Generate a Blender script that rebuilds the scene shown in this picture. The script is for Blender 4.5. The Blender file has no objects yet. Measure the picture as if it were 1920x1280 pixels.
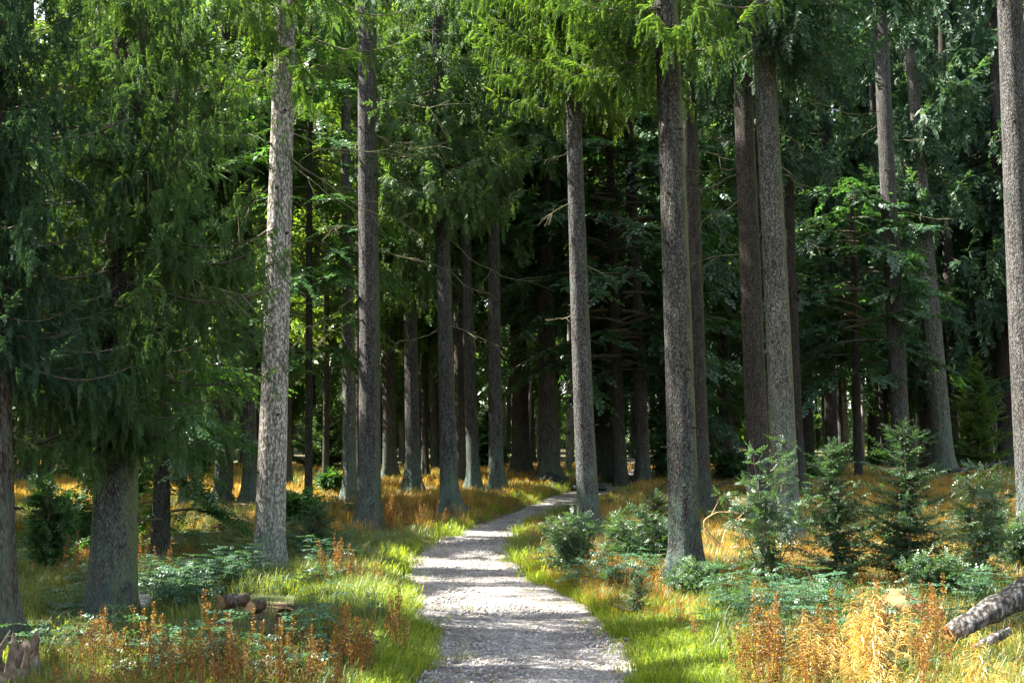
import bpy, math
import numpy as np

# ------------------------------------------------------------------ camera, sky, sun
scene = bpy.context.scene
F = 2200.0                      # focal length in photo pixels (1920 wide)
PITCH = math.atan(210 / F)
CAM_H = 1.7
cam_d = bpy.data.cameras.new("camera"); cam = bpy.data.objects.new("camera", cam_d)
scene.collection.objects.link(cam); scene.camera = cam
cam.location = (0, 0, CAM_H); cam.rotation_euler = (math.pi / 2 + PITCH, 0, 0)
cam_d.sensor_width = 36; cam_d.lens = F / 1920 * 36
cam_d.clip_start = 0.1; cam_d.clip_end = 2000

SUN_EL, SUN_AZ = math.radians(50), math.radians(-80)     # azimuth from +Y towards +X
world = bpy.data.worlds.new("World"); scene.world = world; world.use_nodes = True
wn = world.node_tree.nodes; wn.clear()
wo = wn.new("ShaderNodeOutputWorld"); wb = wn.new("ShaderNodeBackground"); sk = wn.new("ShaderNodeTexSky")
sk.sky_type = 'NISHITA'; sk.sun_disc = False; sk.sun_elevation = SUN_EL; sk.sun_rotation = SUN_AZ
sk.air_density = 1.0; sk.dust_density = 2.5; sk.ozone_density = .6
wb.inputs[1].default_value = 0.11
whs = wn.new("ShaderNodeHueSaturation"); whs.inputs["Saturation"].default_value = .55; world.node_tree.links.new(sk.outputs[0], whs.inputs["Color"]); world.node_tree.links.new(whs.outputs[0], wb.inputs[0]); world.node_tree.links.new(wb.outputs[0], wo.inputs[0])
S = np.array([math.sin(SUN_AZ) * math.cos(SUN_EL), math.cos(SUN_AZ) * math.cos(SUN_EL), math.sin(SUN_EL)])
sun_d = bpy.data.lights.new("sun", 'SUN'); sun = bpy.data.objects.new("sun", sun_d)
scene.collection.objects.link(sun)
sun_d.energy = 5.0; sun_d.angle = math.radians(0.5); sun_d.color = (1.0, 0.94, 0.82)
sun.location = (-20, 10, 40)
from mathutils import Vector
sun.rotation_euler = Vector(S.tolist()).to_track_quat('Z', 'Y').to_euler()
scene.view_settings.view_transform = 'Standard'; scene.view_settings.look = 'None'
scene.view_settings.exposure = 2.52; scene.view_settings.gamma = 1.0
scene.cycles.max_bounces = 7; scene.cycles.diffuse_bounces = 5; scene.cycles.glossy_bounces = 2
scene.cycles.transmission_bounces = 4; scene.cycles.use_denoising = True

RNG = np.random.default_rng(11)
COL = scene.collection

# ------------------------------------------------------------------ small maths
def _h(ix, iy, seed):
    n = (ix.astype(np.int64) * 374761393 + iy.astype(np.int64) * 668265263 + seed * 974711) & 0xffffffff
    n = ((n ^ (n >> 13)) * 1274126177) & 0xffffffff
    return ((n ^ (n >> 16)) & 0xffff) / 65535.0
def vnoise(x, y, seed=0):
    x = np.asarray(x, float); y = np.asarray(y, float)
    ix, iy = np.floor(x), np.floor(y); fx, fy = x - ix, y - iy
    fx = fx * fx * (3 - 2 * fx); fy = fy * fy * (3 - 2 * fy)
    a = _h(ix, iy, seed); b = _h(ix + 1, iy, seed); c = _h(ix, iy + 1, seed); d = _h(ix + 1, iy + 1, seed)
    return (a * (1 - fx) + b * fx) * (1 - fy) + (c * (1 - fx) + d * fx) * fy
def fbm(x, y, seed=0, o=3):
    s, a, t = 0, 1, 0
    for k in range(o):
        s = s + a * vnoise(x * 2 ** k, y * 2 ** k, seed + k * 7); t += a; a *= .5
    return s / t
def sstep(a, b, x):
    t = np.clip((np.asarray(x, float) - a) / (b - a), 0, 1); return t * t * (3 - 2 * t)
def unit(v): return v / np.maximum(np.linalg.norm(v, axis=-1, keepdims=True), 1e-9)

cp, sp = math.cos(PITCH), math.sin(PITCH)
def ray(u, v):
    dx = (np.asarray(u, float) - 960) / F; dy = (640 - np.asarray(v, float)) / F
    return np.stack([dx, cp - sp * dy, sp + cp * dy], -1)
def project(P):
    P = np.asarray(P, float); x = P[..., 0]; y = P[..., 1]; z = P[..., 2] - CAM_H
    f = np.maximum(cp * y + sp * z, .05); up = -sp * y + cp * z
    return 960 + F * x / f, 640 - F * up / f
def at_depth(u, v, Y):
    r = ray(u, v); return np.array([r[0] / r[1] * Y, Y, CAM_H + r[2] / r[1] * Y])

def base_z(x, y):
    z = 0.95 * sstep(17, 42, y) + 0.035 * np.clip(y - 60, 0, 80)
    return z
def hit(u, v, fn=None):
    fn = fn or base_z
    r = ray(u, v); Y = np.concatenate([np.arange(4, 60, .02), np.arange(60, 260, .1)])
    x = r[0] / r[1] * Y; z = CAM_H + r[2] / r[1] * Y
    i = np.argmax(z <= fn(x, Y)); 
    if z[i] > fn(x, Y)[i]: i = len(Y) - 1
    return np.array([x[i], Y[i], z[i]])

# path edges as read off the photograph: row, left column, right column
PE = [(1280, 772, 1225), (1240, 790, 1204), (1190, 794, 1165), (1150, 778, 1112), (1110, 758, 1040), (1070, 764, 968), (1045, 778, 948),
      (1020, 812, 955), (1000, 862, 966), (980, 915, 988), (962, 965, 1025), (945, 1000, 1110), (932, 1030, 1148), (915, 1095, 1182),
      (900, 1150, 1210), (890, 1178, 1226), (880, 1186, 1216)]
pl = []
for v, a, b in PE:
    A, B = hit(a, v), hit(b, v); pl.append((A[1], A[0], B[0]))
pl.sort()
PY = np.array([-6] + [p[0] for p in pl] + [pl[-1][0] + 20]); PL = np.array([pl[0][1] - .3] + [p[1] for p in pl] + [pl[-1][1] + 2]); PR = np.array([pl[0][2] - .5] + [p[2] for p in pl] + [pl[-1][2] + 2])
def path_d(x, y):                                    # signed distance outside the path edge
    l = np.interp(y, PY, PL); r = np.interp(y, PY, PR)
    return np.maximum(l - x, x - r)
def terrain(x, y):
    x = np.asarray(x, float); y = np.asarray(y, float)
    d = path_d(x, y)
    z = base_z(x, y) + (fbm(x * .35, y * .35, 3) - .5) * .22 * sstep(.2, 2.0, d) + (fbm(x * 1.7, y * 1.7, 9) - .5) * .07 * sstep(0, .8, d)
    z = z + .05 * sstep(-.05, .5, d)
    bank = np.exp(-(((x + .9) / 1.1) ** 2 + ((y - 26.5) / 3.0) ** 2)) * .28
    return z + bank * sstep(.0, .7, d)
def ground_at(u, v): return hit(u, v, terrain)

# ------------------------------------------------------------------ mesh helpers
def mesh_from(name, V, T, mats, mi=None, smooth=False):
    V = np.ascontiguousarray(V, np.float32); T = np.ascontiguousarray(T, np.int32)
    k = T.shape[1]; me = bpy.data.meshes.new(name)
    me.vertices.add(len(V)); me.vertices.foreach_set("co", V.ravel())
    me.loops.add(T.size); me.loops.foreach_set("vertex_index", T.ravel())
    me.polygons.add(len(T)); me.polygons.foreach_set("loop_start", np.arange(0, T.size, k, dtype=np.int32))
    if mi is not None: me.polygons.foreach_set("material_index", np.asarray(mi, np.int32))
    me.polygons.foreach_set("use_smooth", np.full(len(T), smooth, bool))
    for m in (mats if isinstance(mats, (list, tuple)) else [mats]): me.materials.append(m)
    me.update(calc_edges=True)
    return me
def link(name, me, parent=None, loc=None):
    o = bpy.data.objects.new(name, me); COL.objects.link(o)
    if parent is not None: o.parent = parent
    if loc is not None: o.location = loc
    return o
def tag(o, label=None, cat=None, group=None, kind=None):
    if label: o["label"] = label
    if cat: o["category"] = cat
    if group: o["group"] = group
    if kind: o["kind"] = kind
    return o
def empty(name, loc, label, cat, group=None):
    e = link(name, None, None, [float(q) for q in loc]); e.empty_display_size = .3
    return tag(e, label, cat, group)
def copy_thing(o, loc, rz=0., sc=1., label=None, group=None):
    c = o.copy(); COL.objects.link(c); c.location = [float(q) for q in loc]; c.rotation_euler = (0, 0, float(rz)); c.scale = (sc, sc, sc)
    if label: c["label"] = label
    if group: c["group"] = group
    for ch in o.children:
        d = ch.copy(); COL.objects.link(d); d.parent = c
    return c
class Buf:                                           # collects triangle soups
    def __init__(s): s.V = []; s.T = []; s.M = []; s.n = 0
    def add(s, V, T, m=0):
        if len(V) == 0: return
        s.V.append(np.asarray(V, float)); s.T.append(np.asarray(T) + s.n); s.M.append(np.full(len(T), m)); s.n += len(V)
    def mesh(s, name, mats, smooth=False):
        return mesh_from(name, np.concatenate(s.V), np.concatenate(s.T), mats, np.concatenate(s.M), smooth)
def inst(tv, tt, O, X, Y, Z):
    """copy template (tv,tt) to N frames"""
    N = len(O)
    if N == 0: return np.zeros((0, 3)), np.zeros((0, tt.shape[1]), int)
    V = O[:, None, :] + tv[None, :, 0:1] * X[:, None, :] + tv[None, :, 1:2] * Y[:, None, :] + tv[None, :, 2:3] * Z[:, None, :]
    T = tt[None] + (np.arange(N) * len(tv))[:, None, None]
    return V.reshape(-1, 3), T.reshape(-1, tt.shape[1])
def tube(P, R, n=6):
    """triangulated tube along points"""
    P = np.asarray(P, float); R = np.asarray(R, float); m = len(P)
    t = unit(np.gradient(P, axis=0)); ref = np.array([0, 0, 1.]) if abs(t[:, 2]).mean() < .8 else np.array([1., 0, 0])
    a = unit(np.cross(t, ref)); b = np.cross(t, a); th = np.arange(n) / n * 2 * math.pi
    V = (P[:, None] + R[:, None, None] * (np.cos(th)[None, :, None] * a[:, None] + np.sin(th)[None, :, None] * b[:, None])).reshape(-1, 3)
    T = []
    for i in range(m - 1):
        for j in range(n):
            k = (j + 1) % n; T += [(i * n + j, i * n + k, (i + 1) * n + k), (i * n + j, (i + 1) * n + k, (i + 1) * n + j)]
    V = np.vstack([V, P[:1], P[-1:]]); c0, c1 = m * n, m * n + 1
    for j in range(n):
        k = (j + 1) % n; T += [(c0, k, j), (c1, (m - 1) * n + j, (m - 1) * n + k)]
    return V, np.array(T)

# ------------------------------------------------------------------ materials
def newmat(name):
    m = bpy.data.materials.new(name); m.use_nodes = True; m.node_tree.nodes.clear(); return m, m.node_tree.nodes, m.node_tree.links
def ramp(n, l, fac, stops):
    r = n.new("ShaderNodeValToRGB"); e = r.color_ramp.elements
    while len(e) < len(stops): e.new(.5)
    for q, (p, c) in zip(e, stops): q.position = p; q.color = (*c, 1)
    l.new(fac, r.inputs[0]); return r.outputs[0]
def leafmat(name, c1, c2, trans=.42, tint=(1.5, 1.5, .55), gloss=.05, rough=.45, c3=None):
    m, n, l = newmat(name)
    g = n.new("ShaderNodeNewGeometry"); st = [(0, c1), (1, c2)] if c3 is None else [(0, c1), (.72, c2), (1, c3)]
    c = ramp(n, l, g.outputs["Random Per Island"], st)
    tc = n.new("ShaderNodeTexCoord"); nz = n.new("ShaderNodeTexNoise"); nz.inputs["Scale"].default_value = 1.3; nz.inputs["Detail"].default_value = 2
    l.new(tc.outputs["Object"], nz.inputs[0])
    hs = n.new("ShaderNodeHueSaturation"); mr = n.new("ShaderNodeMapRange"); mr.inputs[1].default_value = .3; mr.inputs[2].default_value = .7; mr.inputs[3].default_value = .7; mr.inputs[4].default_value = 1.35
    l.new(nz.outputs[0], mr.inputs[0]); l.new(mr.outputs[0], hs.inputs["Value"]); l.new(c, hs.inputs["Color"]); c = hs.outputs[0]
    d = n.new("ShaderNodeBsdfDiffuse"); t = n.new("ShaderNodeBsdfTranslucent"); mx = n.new("ShaderNodeMixShader"); mx.inputs[0].default_value = trans
    mul = n.new("ShaderNodeMix"); mul.data_type = 'RGBA'; mul.blend_type = 'MULTIPLY'; mul.inputs[0].default_value = 1; mul.clamp_result = False
    l.new(c, mul.inputs[6]); mul.inputs[7].default_value = (*tint, 1)
    l.new(c, d.inputs[0]); l.new(mul.outputs[2], t.inputs[0]); l.new(d.outputs[0], mx.inputs[1]); l.new(t.outputs[0], mx.inputs[2])
    out = mx.outputs[0]
    if gloss > 0:
        gl = n.new("ShaderNodeBsdfGlossy"); gl.inputs["Roughness"].default_value = rough; gl.inputs[0].default_value = (1, 1, 1, 1)
        m2 = n.new("ShaderNodeMixShader"); m2.inputs[0].default_value = gloss; l.new(out, m2.inputs[1]); l.new(gl.outputs[0], m2.inputs[2]); out = m2.outputs[0]
    o = n.new("ShaderNodeOutputMaterial"); l.new(out, o.inputs[0]); return m
def barkmat(name, dark, mid, light, lichen=(.10, .17, .14), lich_amt=.5, moss=0., sx=62., lich_h=2.2):
    m, n, l = newmat(name)
    tc = n.new("ShaderNodeTexCoord"); mp = n.new("ShaderNodeMapping"); mp.inputs["Scale"].default_value = (1, 1, .45)
    oi = n.new("ShaderNodeObjectInfo"); va = n.new("ShaderNodeVectorMath"); va.operation = 'ADD'
    sc = n.new("ShaderNodeVectorMath"); sc.operation = 'SCALE'; sc.inputs["Scale"].default_value = .37; l.new(oi.outputs["Location"], sc.inputs[0])
    l.new(tc.outputs["Object"], va.inputs[0]); l.new(sc.outputs[0], va.inputs[1]); l.new(va.outputs[0], mp.inputs[0])
    vo = n.new("ShaderNodeTexVoronoi"); vo.inputs["Scale"].default_value = sx; l.new(mp.outputs[0], vo.inputs[0])
    no = n.new("ShaderNodeTexNoise"); no.inputs["Scale"].default_value = sx * .8; no.inputs["Detail"].default_value = 5; no.inputs["Roughness"].default_value = .7; l.new(mp.outputs[0], no.inputs[0])
    hgt = n.new("ShaderNodeMath"); hgt.operation = 'MULTIPLY_ADD'; l.new(vo.outputs["Distance"], hgt.inputs[0]); hgt.inputs[1].default_value = -.55; l.new(no.outputs[0], hgt.inputs[2])
    col = ramp(n, l, hgt.outputs[0], [(.12, dark), (.32, mid), (.55, light)])
    def mixc(c, fac, b):
        x = n.new("ShaderNodeMix"); x.data_type = 'RGBA'; l.new(fac, x.inputs[0]); l.new(c, x.inputs[6]); x.inputs[7].default_value = (*b, 1); return x.outputs[2]
    # large tone variation
    ln = n.new("ShaderNodeTexNoise"); ln.inputs["Scale"].default_value = 1.6; ln.inputs["Detail"].default_value = 3; l.new(mp.outputs[0], ln.inputs[0])
    hs = n.new("ShaderNodeHueSaturation"); mr = n.new("ShaderNodeMapRange"); mr.inputs[1].default_value = .3; mr.inputs[2].default_value = .7; mr.inputs[3].default_value = .84; mr.inputs[4].default_value = 1.18
    l.new(ln.outputs[0], mr.inputs[0]); l.new(mr.outputs[0], hs.inputs["Value"]); l.new(col, hs.inputs["Color"]); col = hs.outputs[0]
    m3 = n.new("ShaderNodeMapping"); m3.inputs["Scale"].default_value = (1, 1, .16); l.new(va.outputs[0], m3.inputs[0])
    fz = n.new("ShaderNodeTexNoise"); fz.inputs["Scale"].default_value = 22; fz.inputs["Detail"].default_value = 4; fz.inputs["Distortion"].default_value = .4; l.new(m3.outputs[0], fz.inputs[0])
    h2 = n.new("ShaderNodeHueSaturation"); r2 = n.new("ShaderNodeMapRange"); r2.inputs[1].default_value = .35; r2.inputs[2].default_value = .65; r2.inputs[3].default_value = .62; r2.inputs[4].default_value = 1.3
    r3 = n.new("ShaderNodeMapRange"); r3.inputs[3].default_value = .8; r3.inputs[4].default_value = 1.25; l.new(oi.outputs["Random"], r3.inputs[0]); mm = n.new("ShaderNodeMath"); mm.operation = 'MULTIPLY'
    l.new(fz.outputs[0], r2.inputs[0]); l.new(r2.outputs[0], mm.inputs[0]); l.new(r3.outputs[0], mm.inputs[1]); l.new(mm.outputs[0], h2.inputs["Value"]); l.new(col, h2.inputs["Color"]); col = h2.outputs[0]
    hh2 = n.new("ShaderNodeMath"); hh2.operation = 'MULTIPLY_ADD'; l.new(fz.outputs[0], hh2.inputs[0]); hh2.inputs[1].default_value = 1.3; l.new(hgt.outputs[0], hh2.inputs[2]); hgt = hh2
    # lichen, densest near the foot
    sp_ = n.new("ShaderNodeSeparateXYZ"); l.new(tc.outputs["Object"], sp_.inputs[0])
    hz = n.new("ShaderNodeMapRange"); hz.inputs[1].default_value = 0; hz.inputs[2].default_value = lich_h; hz.inputs[3].default_value = .22; hz.inputs[4].default_value = 0.0; l.new(sp_.outputs[2], hz.inputs[0])
    l2 = n.new("ShaderNodeTexNoise"); l2.inputs["Scale"].default_value = 8; l2.inputs["Detail"].default_value = 9; l2.inputs["Roughness"].default_value = .8; l.new(mp.outputs[0], l2.inputs[0])
    ad = n.new("ShaderNodeMath"); ad.operation = 'ADD'; l.new(l2.outputs[0], ad.inputs[0]); l.new(hz.outputs[0], ad.inputs[1])
    f = n.new("ShaderNodeMapRange"); f.inputs[1].default_value = .55; f.inputs[2].default_value = .72; f.inputs[3].default_value = 0; f.inputs[4].default_value = lich_amt; l.new(ad.outputs[0], f.inputs[0])
    col = mixc(col, f.outputs[0], lichen)
    if moss > 0:
        g = n.new("ShaderNodeTexCoord"); sx_ = n.new("ShaderNodeSeparateXYZ"); l.new(g.outputs["Normal"], sx_.inputs[0])
        a2 = n.new("ShaderNodeMath"); a2.operation = 'MULTIPLY_ADD'; l.new(l2.outputs[0], a2.inputs[0]); a2.inputs[1].default_value = 2.2; l.new(sx_.outputs[0], a2.inputs[2])
        f2 = n.new("ShaderNodeMapRange"); f2.inputs[1].default_value = 1.6; f2.inputs[2].default_value = 2.2; f2.inputs[3].default_value = 0; f2.inputs[4].default_value = moss; l.new(a2.outputs[0], f2.inputs[0])
        col = mixc(col, f2.outputs[0], (.12, .14, .05))
    b = n.new("ShaderNodeBump"); b.inputs["Strength"].default_value = 1.0; b.inputs["Distance"].default_value = .02; l.new(hgt.outputs[0], b.inputs["Height"])
    p = n.new("ShaderNodeBsdfPrincipled"); p.inputs["Roughness"].default_value = .9; p.inputs["Specular IOR Level"].default_value = .2
    l.new(col, p.inputs["Base Color"]); l.new(b.outputs[0], p.inputs["Normal"])
    o = n.new("ShaderNodeOutputMaterial"); l.new(p.outputs[0], o.inputs[0]); return m
def plainmat(name, stops, scale=20., bump=.01, rough=.9):
    m, n, l = newmat(name); tc = n.new("ShaderNodeTexCoord"); no = n.new("ShaderNodeTexNoise"); no.inputs["Scale"].default_value = scale; no.inputs["Detail"].default_value = 6
    no.inputs["Roughness"].default_value = .65
    l.new(tc.outputs["Object"], no.inputs[0]); c = ramp(n, l, no.outputs[0], stops)
    b = n.new("ShaderNodeBump"); b.inputs["Strength"].default_value = 1; b.inputs["Distance"].default_value = bump; l.new(no.outputs[0], b.inputs["Height"])
    p = n.new("ShaderNodeBsdfPrincipled"); p.inputs["Roughness"].default_value = rough; p.inputs["Specular IOR Level"].default_value = .25; l.new(c, p.inputs["Base Color"]); l.new(b.outputs[0], p.inputs["Normal"])
    o = n.new("ShaderNodeOutputMaterial"); l.new(p.outputs[0], o.inputs[0]); return m

M = {}
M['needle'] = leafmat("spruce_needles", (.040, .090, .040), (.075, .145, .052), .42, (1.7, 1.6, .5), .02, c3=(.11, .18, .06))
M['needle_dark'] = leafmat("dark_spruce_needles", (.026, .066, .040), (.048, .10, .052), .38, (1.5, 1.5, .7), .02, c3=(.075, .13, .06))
M['needle_sunlit'] = leafmat("lit_spruce_needles", (.05, .12, .04), (.10, .19, .055), .5, (1.75, 1.65, .45), .02, c3=(.18, .23, .06))  # sunlight put into the colour: a brighter, yellower copy of the needles
M['needle_teal'] = leafmat("young_spruce_needles", (.036, .085, .040), (.066, .128, .052), .38, (1.5, 1.5, .6), .03)
M['beech'] = leafmat("beech_leaves", (.040, .105, .045), (.07, .155, .055), .45, (1.8, 1.8, .4), .035, .4)
M['beech_lit'] = leafmat("sunlit_beech_leaves", (.07, .14, .035), (.12, .20, .045), .5, (1.7, 1.5, .4), .06, .35)  # beech leaf colour brightened to stand in for sun on the crown
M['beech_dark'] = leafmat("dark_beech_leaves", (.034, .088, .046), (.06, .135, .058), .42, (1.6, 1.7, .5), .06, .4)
M['bushleaf'] = leafmat("bush_leaves", (.045, .10, .055), (.08, .15, .07), .4, (1.6, 1.6, .5), .05, .4)
M['herb'] = leafmat("herb_leaves", (.042, .105, .060), (.075, .16, .080), .35, (1.5, 1.5, .6), .04, .4)
M['grass'] = leafmat("green_grass", (.10, .18, .03), (.22, .31, .045), .5, (1.7, 1.5, .35), .02, c3=(.34, .36, .06))
M['gold'] = leafmat("golden_grass", (.32, .20, .05), (.54, .37, .11), .45, (1.35, 1.15, .5), .03, c3=(.26, .25, .06))
M['rustgrass'] = leafmat("rust_grass", (.24, .115, .03), (.42, .23, .06), .45, (1.4, 1.15, .6), .02, c3=(.14, .17, .05))
M['olive'] = leafmat("olive_grass", (.10, .14, .045), (.19, .22, .065), .45, (1.4, 1.3, .5), .03, c3=(.08, .15, .05))
M['sorrel'] = leafmat("sorrel_seeds", (.12, .06, .02), (.27, .14, .035), .5, (1.5, 1.25, .5), .02, c3=(.40, .30, .06))
M['sorrel_old'] = leafmat("faded_sorrel_seeds", (.10, .06, .025), (.22, .14, .05), .45, (1.4, 1.2, .6), .02, c3=(.20, .22, .06))
M['sorrel_stem'] = leafmat("sorrel_stem", (.16, .06, .03), (.28, .12, .05), .1, gloss=.02)
M['plume'] = leafmat("plume_grass", (.50, .36, .09), (.68, .52, .17), .45, (1.25, 1.15, .5), .04)
M['straw'] = leafmat("straw_stem", (.45, .32, .10), (.6, .45, .15), .3, (1.3, 1.1, .6), .03)
M['litter'] = leafmat("leaf_litter", (.12, .06, .025), (.26, .15, .07), .2, (1.2, 1., .6), .02, c3=(.38, .28, .16))
M['bark_grey'] = barkmat("bark_grey", (.026, .025, .025), (.088, .083, .081), (.19, .182, .178), lich_amt=.55, moss=.4)
M['bark_moss'] = barkmat("bark_mossy_side", (.028, .026, .024), (.092, .086, .080), (.20, .19, .178), lich_amt=.45, moss=.8)
M['bark_light'] = barkmat("bark_light_mossy", (.045, .043, .040), (.145, .138, .128), (.28, .27, .25), sx=50, lich_amt=.6, moss=.8, lich_h=4)
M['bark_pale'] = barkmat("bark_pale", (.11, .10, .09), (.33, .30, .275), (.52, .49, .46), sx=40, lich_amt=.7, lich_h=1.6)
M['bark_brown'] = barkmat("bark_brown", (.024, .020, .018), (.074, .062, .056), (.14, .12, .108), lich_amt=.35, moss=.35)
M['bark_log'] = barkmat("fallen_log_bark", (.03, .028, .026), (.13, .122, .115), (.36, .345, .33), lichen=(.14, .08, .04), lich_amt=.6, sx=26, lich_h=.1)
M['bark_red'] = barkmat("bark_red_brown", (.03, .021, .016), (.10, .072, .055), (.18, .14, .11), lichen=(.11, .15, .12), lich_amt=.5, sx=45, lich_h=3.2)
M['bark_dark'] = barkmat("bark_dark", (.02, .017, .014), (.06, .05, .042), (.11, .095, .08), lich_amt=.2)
M['twig'] = plainmat("twig_bark", [(.3, (.05, .04, .03)), (.6, (.13, .11, .08)), (.8, (.2, .2, .12))], 9, .002)
M['deadtwig'] = plainmat("dead_branch_bark", [(.3, (.08, .07, .05)), (.55, (.18, .165, .10)), (.8, (.26, .28, .15))], 7, .003)
M['cut'] = plainmat("cut_wood", [(.3, (.42, .22, .10)), (.55, (.62, .38, .20)), (.8, (.72, .52, .33))], 14, .003)
M['oldwood'] = plainmat("weathered_wood", [(.3, (.06, .04, .025)), (.5, (.17, .125, .09)), (.75, (.36, .30, .25))], 12, .012)
M['rock'] = plainmat("pale_rock", [(.3, (.30, .28, .25)), (.6, (.5, .48, .45)), (.8, (.66, .64, .6))], 9, .01)
M['stone'] = plainmat("gravel_stone", [(.3, (.16, .15, .15)), (.55, (.34, .33, .33)), (.8, (.55, .53, .52))], 3.1, .003)
M['fungus'] = plainmat("rotten_wood", [(.3, (.16, .08, .035)), (.55, (.34, .17, .07)), (.8, (.48, .28, .12))], 11, .02)

def ground_material():
    m, n, l = newmat("forest_floor"); tc = n.new("ShaderNodeTexCoord")
    def nz(s, d=5, r=.6):
        q = n.new("ShaderNodeTexNoise"); q.inputs["Scale"].default_value = s; q.inputs["Detail"].default_value = d; q.inputs["Roughness"].default_value = r; l.new(tc.outputs["Object"], q.inputs[0]); return q.outputs[0]
    fine = nz(24, 6, .7); a = ramp(n, l, fine, [(.3, (.035, .022, .012)), (.5, (.10, .065, .03)), (.7, (.24, .17, .08))])
    b = ramp(n, l, fine, [(.3, (.025, .04, .012)), (.52, (.07, .10, .025)), (.7, (.14, .17, .05))])
    f = n.new("ShaderNodeMapRange"); l.new(nz(.55, 3), f.inputs[0]); f.inputs[1].default_value = .42; f.inputs[2].default_value = .58
    x = n.new("ShaderNodeMix"); x.data_type = 'RGBA'; l.new(f.outputs[0], x.inputs[0]); l.new(a, x.inputs[6]); l.new(b, x.inputs[7])
    bu = n.new("ShaderNodeBump"); bu.inputs["Distance"].default_value = .04; l.new(fine, bu.inputs["Height"])
    p = n.new("ShaderNodeBsdfPrincipled"); p.inputs["Roughness"].default_value = .95; l.new(x.outputs[2], p.inputs["Base Color"]); l.new(bu.outputs[0], p.inputs["Normal"])
    o = n.new("ShaderNodeOutputMaterial"); l.new(p.outputs[0], o.inputs[0]); return m
def path_material():
    m, n, l = newmat("gravel_path"); tc = n.new("ShaderNodeTexCoord")
    vo = n.new("ShaderNodeTexVoronoi"); vo.inputs["Scale"].default_value = 38; l.new(tc.outputs["Object"], vo.inputs[0])
    v2 = n.new("ShaderNodeTexVoronoi"); v2.inputs["Scale"].default_value = 95; l.new(tc.outputs["Object"], v2.inputs[0])
    no = n.new("ShaderNodeTexNoise"); no.inputs["Scale"].default_value = 2.2; no.inputs["Detail"].default_value = 7; no.inputs["Roughness"].default_value = .65; l.new(tc.outputs["Object"], no.inputs[0])
    c1 = ramp(n, l, no.outputs[0], [(.3, (.155, .147, .138)), (.5, (.27, .258, .245)), (.7, (.40, .385, .365))])
    sp_ = n.new("ShaderNodeSeparateColor"); l.new(vo.outputs["Color"], sp_.inputs[0])
    c2 = ramp(n, l, sp_.outputs[0], [(0, (.45, .44, .45)), (.5, (.95, .93, .93)), (1, (1.5, 1.45, 1.42))])
    mu = n.new("ShaderNodeMix"); mu.data_type = 'RGBA'; mu.blend_type = 'MULTIPLY'; mu.inputs[0].default_value = .8
    bn = n.new("ShaderNodeTexNoise"); bn.inputs["Scale"].default_value = .9; bn.inputs["Detail"].default_value = 4; l.new(tc.outputs["Object"], bn.inputs[0])
    bh = n.new("ShaderNodeHueSaturation"); br = n.new("ShaderNodeMapRange"); br.inputs[1].default_value = .35; br.inputs[2].default_value = .62; br.inputs[3].default_value = .62; br.inputs[4].default_value = 1.25; l.new(bn.outputs[0], br.inputs[0]); l.new(br.outputs[0], bh.inputs["Value"]); l.new(c1, bh.inputs["Color"]); c1 = bh.outputs[0]
    l.new(c1, mu.inputs[6]); l.new(c2, mu.inputs[7])
    h = n.new("ShaderNodeMath"); h.operation = 'ADD'; l.new(vo.outputs["Distance"], h.inputs[0]); l.new(v2.outputs["Distance"], h.inputs[1])
    iv = n.new("ShaderNodeMath"); iv.operation = 'MULTIPLY'; iv.inputs[1].default_value = -1; l.new(h.outputs[0], iv.inputs[0])
    bu = n.new("ShaderNodeBump"); bu.inputs["Distance"].default_value = .018; l.new(iv.outputs[0], bu.inputs["Height"])
    p = n.new("ShaderNodeBsdfPrincipled"); p.inputs["Roughness"].default_value = .85; l.new(mu.outputs[2], p.inputs["Base Color"]); l.new(bu.outputs[0], p.inputs["Normal"])
    o = n.new("ShaderNodeOutputMaterial"); l.new(p.outputs[0], o.inputs[0]); return m

# ------------------------------------------------------------------ ground and path
def grid_mesh(name, xs, ys, zf, mat, loc=(0, 0, 0)):
    X, Y = np.meshgrid(xs, ys); Z = zf(X, Y); V = np.stack([X, Y, Z], -1).reshape(-1, 3)
    ny, nx = X.shape; i = (np.arange(ny - 1)[:, None] * nx + np.arange(nx - 1)[None]).ravel()
    return link(name, mesh_from(name, V, np.stack([i, i + 1, i + nx + 1, i + nx], -1), mat, smooth=True))
gx = np.concatenate([-np.geomspace(400, 30, 14), np.arange(-28, 28.01, .22), np.geomspace(30, 400, 14)])
gy = np.concatenate([-np.geomspace(200, 8, 8), np.arange(-6, 45, .22), np.arange(45, 90, 1.0), np.geomspace(91, 700, 14)])
GS = .03
def ground_z(X, Y):
    d = path_d(X, Y); inside = sstep(.18, -.25, d)
    return terrain(X, Y) - GS * inside - .03 * inside
tag(grid_mesh("ground", gx, gy, ground_z, ground_material()), kind="structure")
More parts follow.
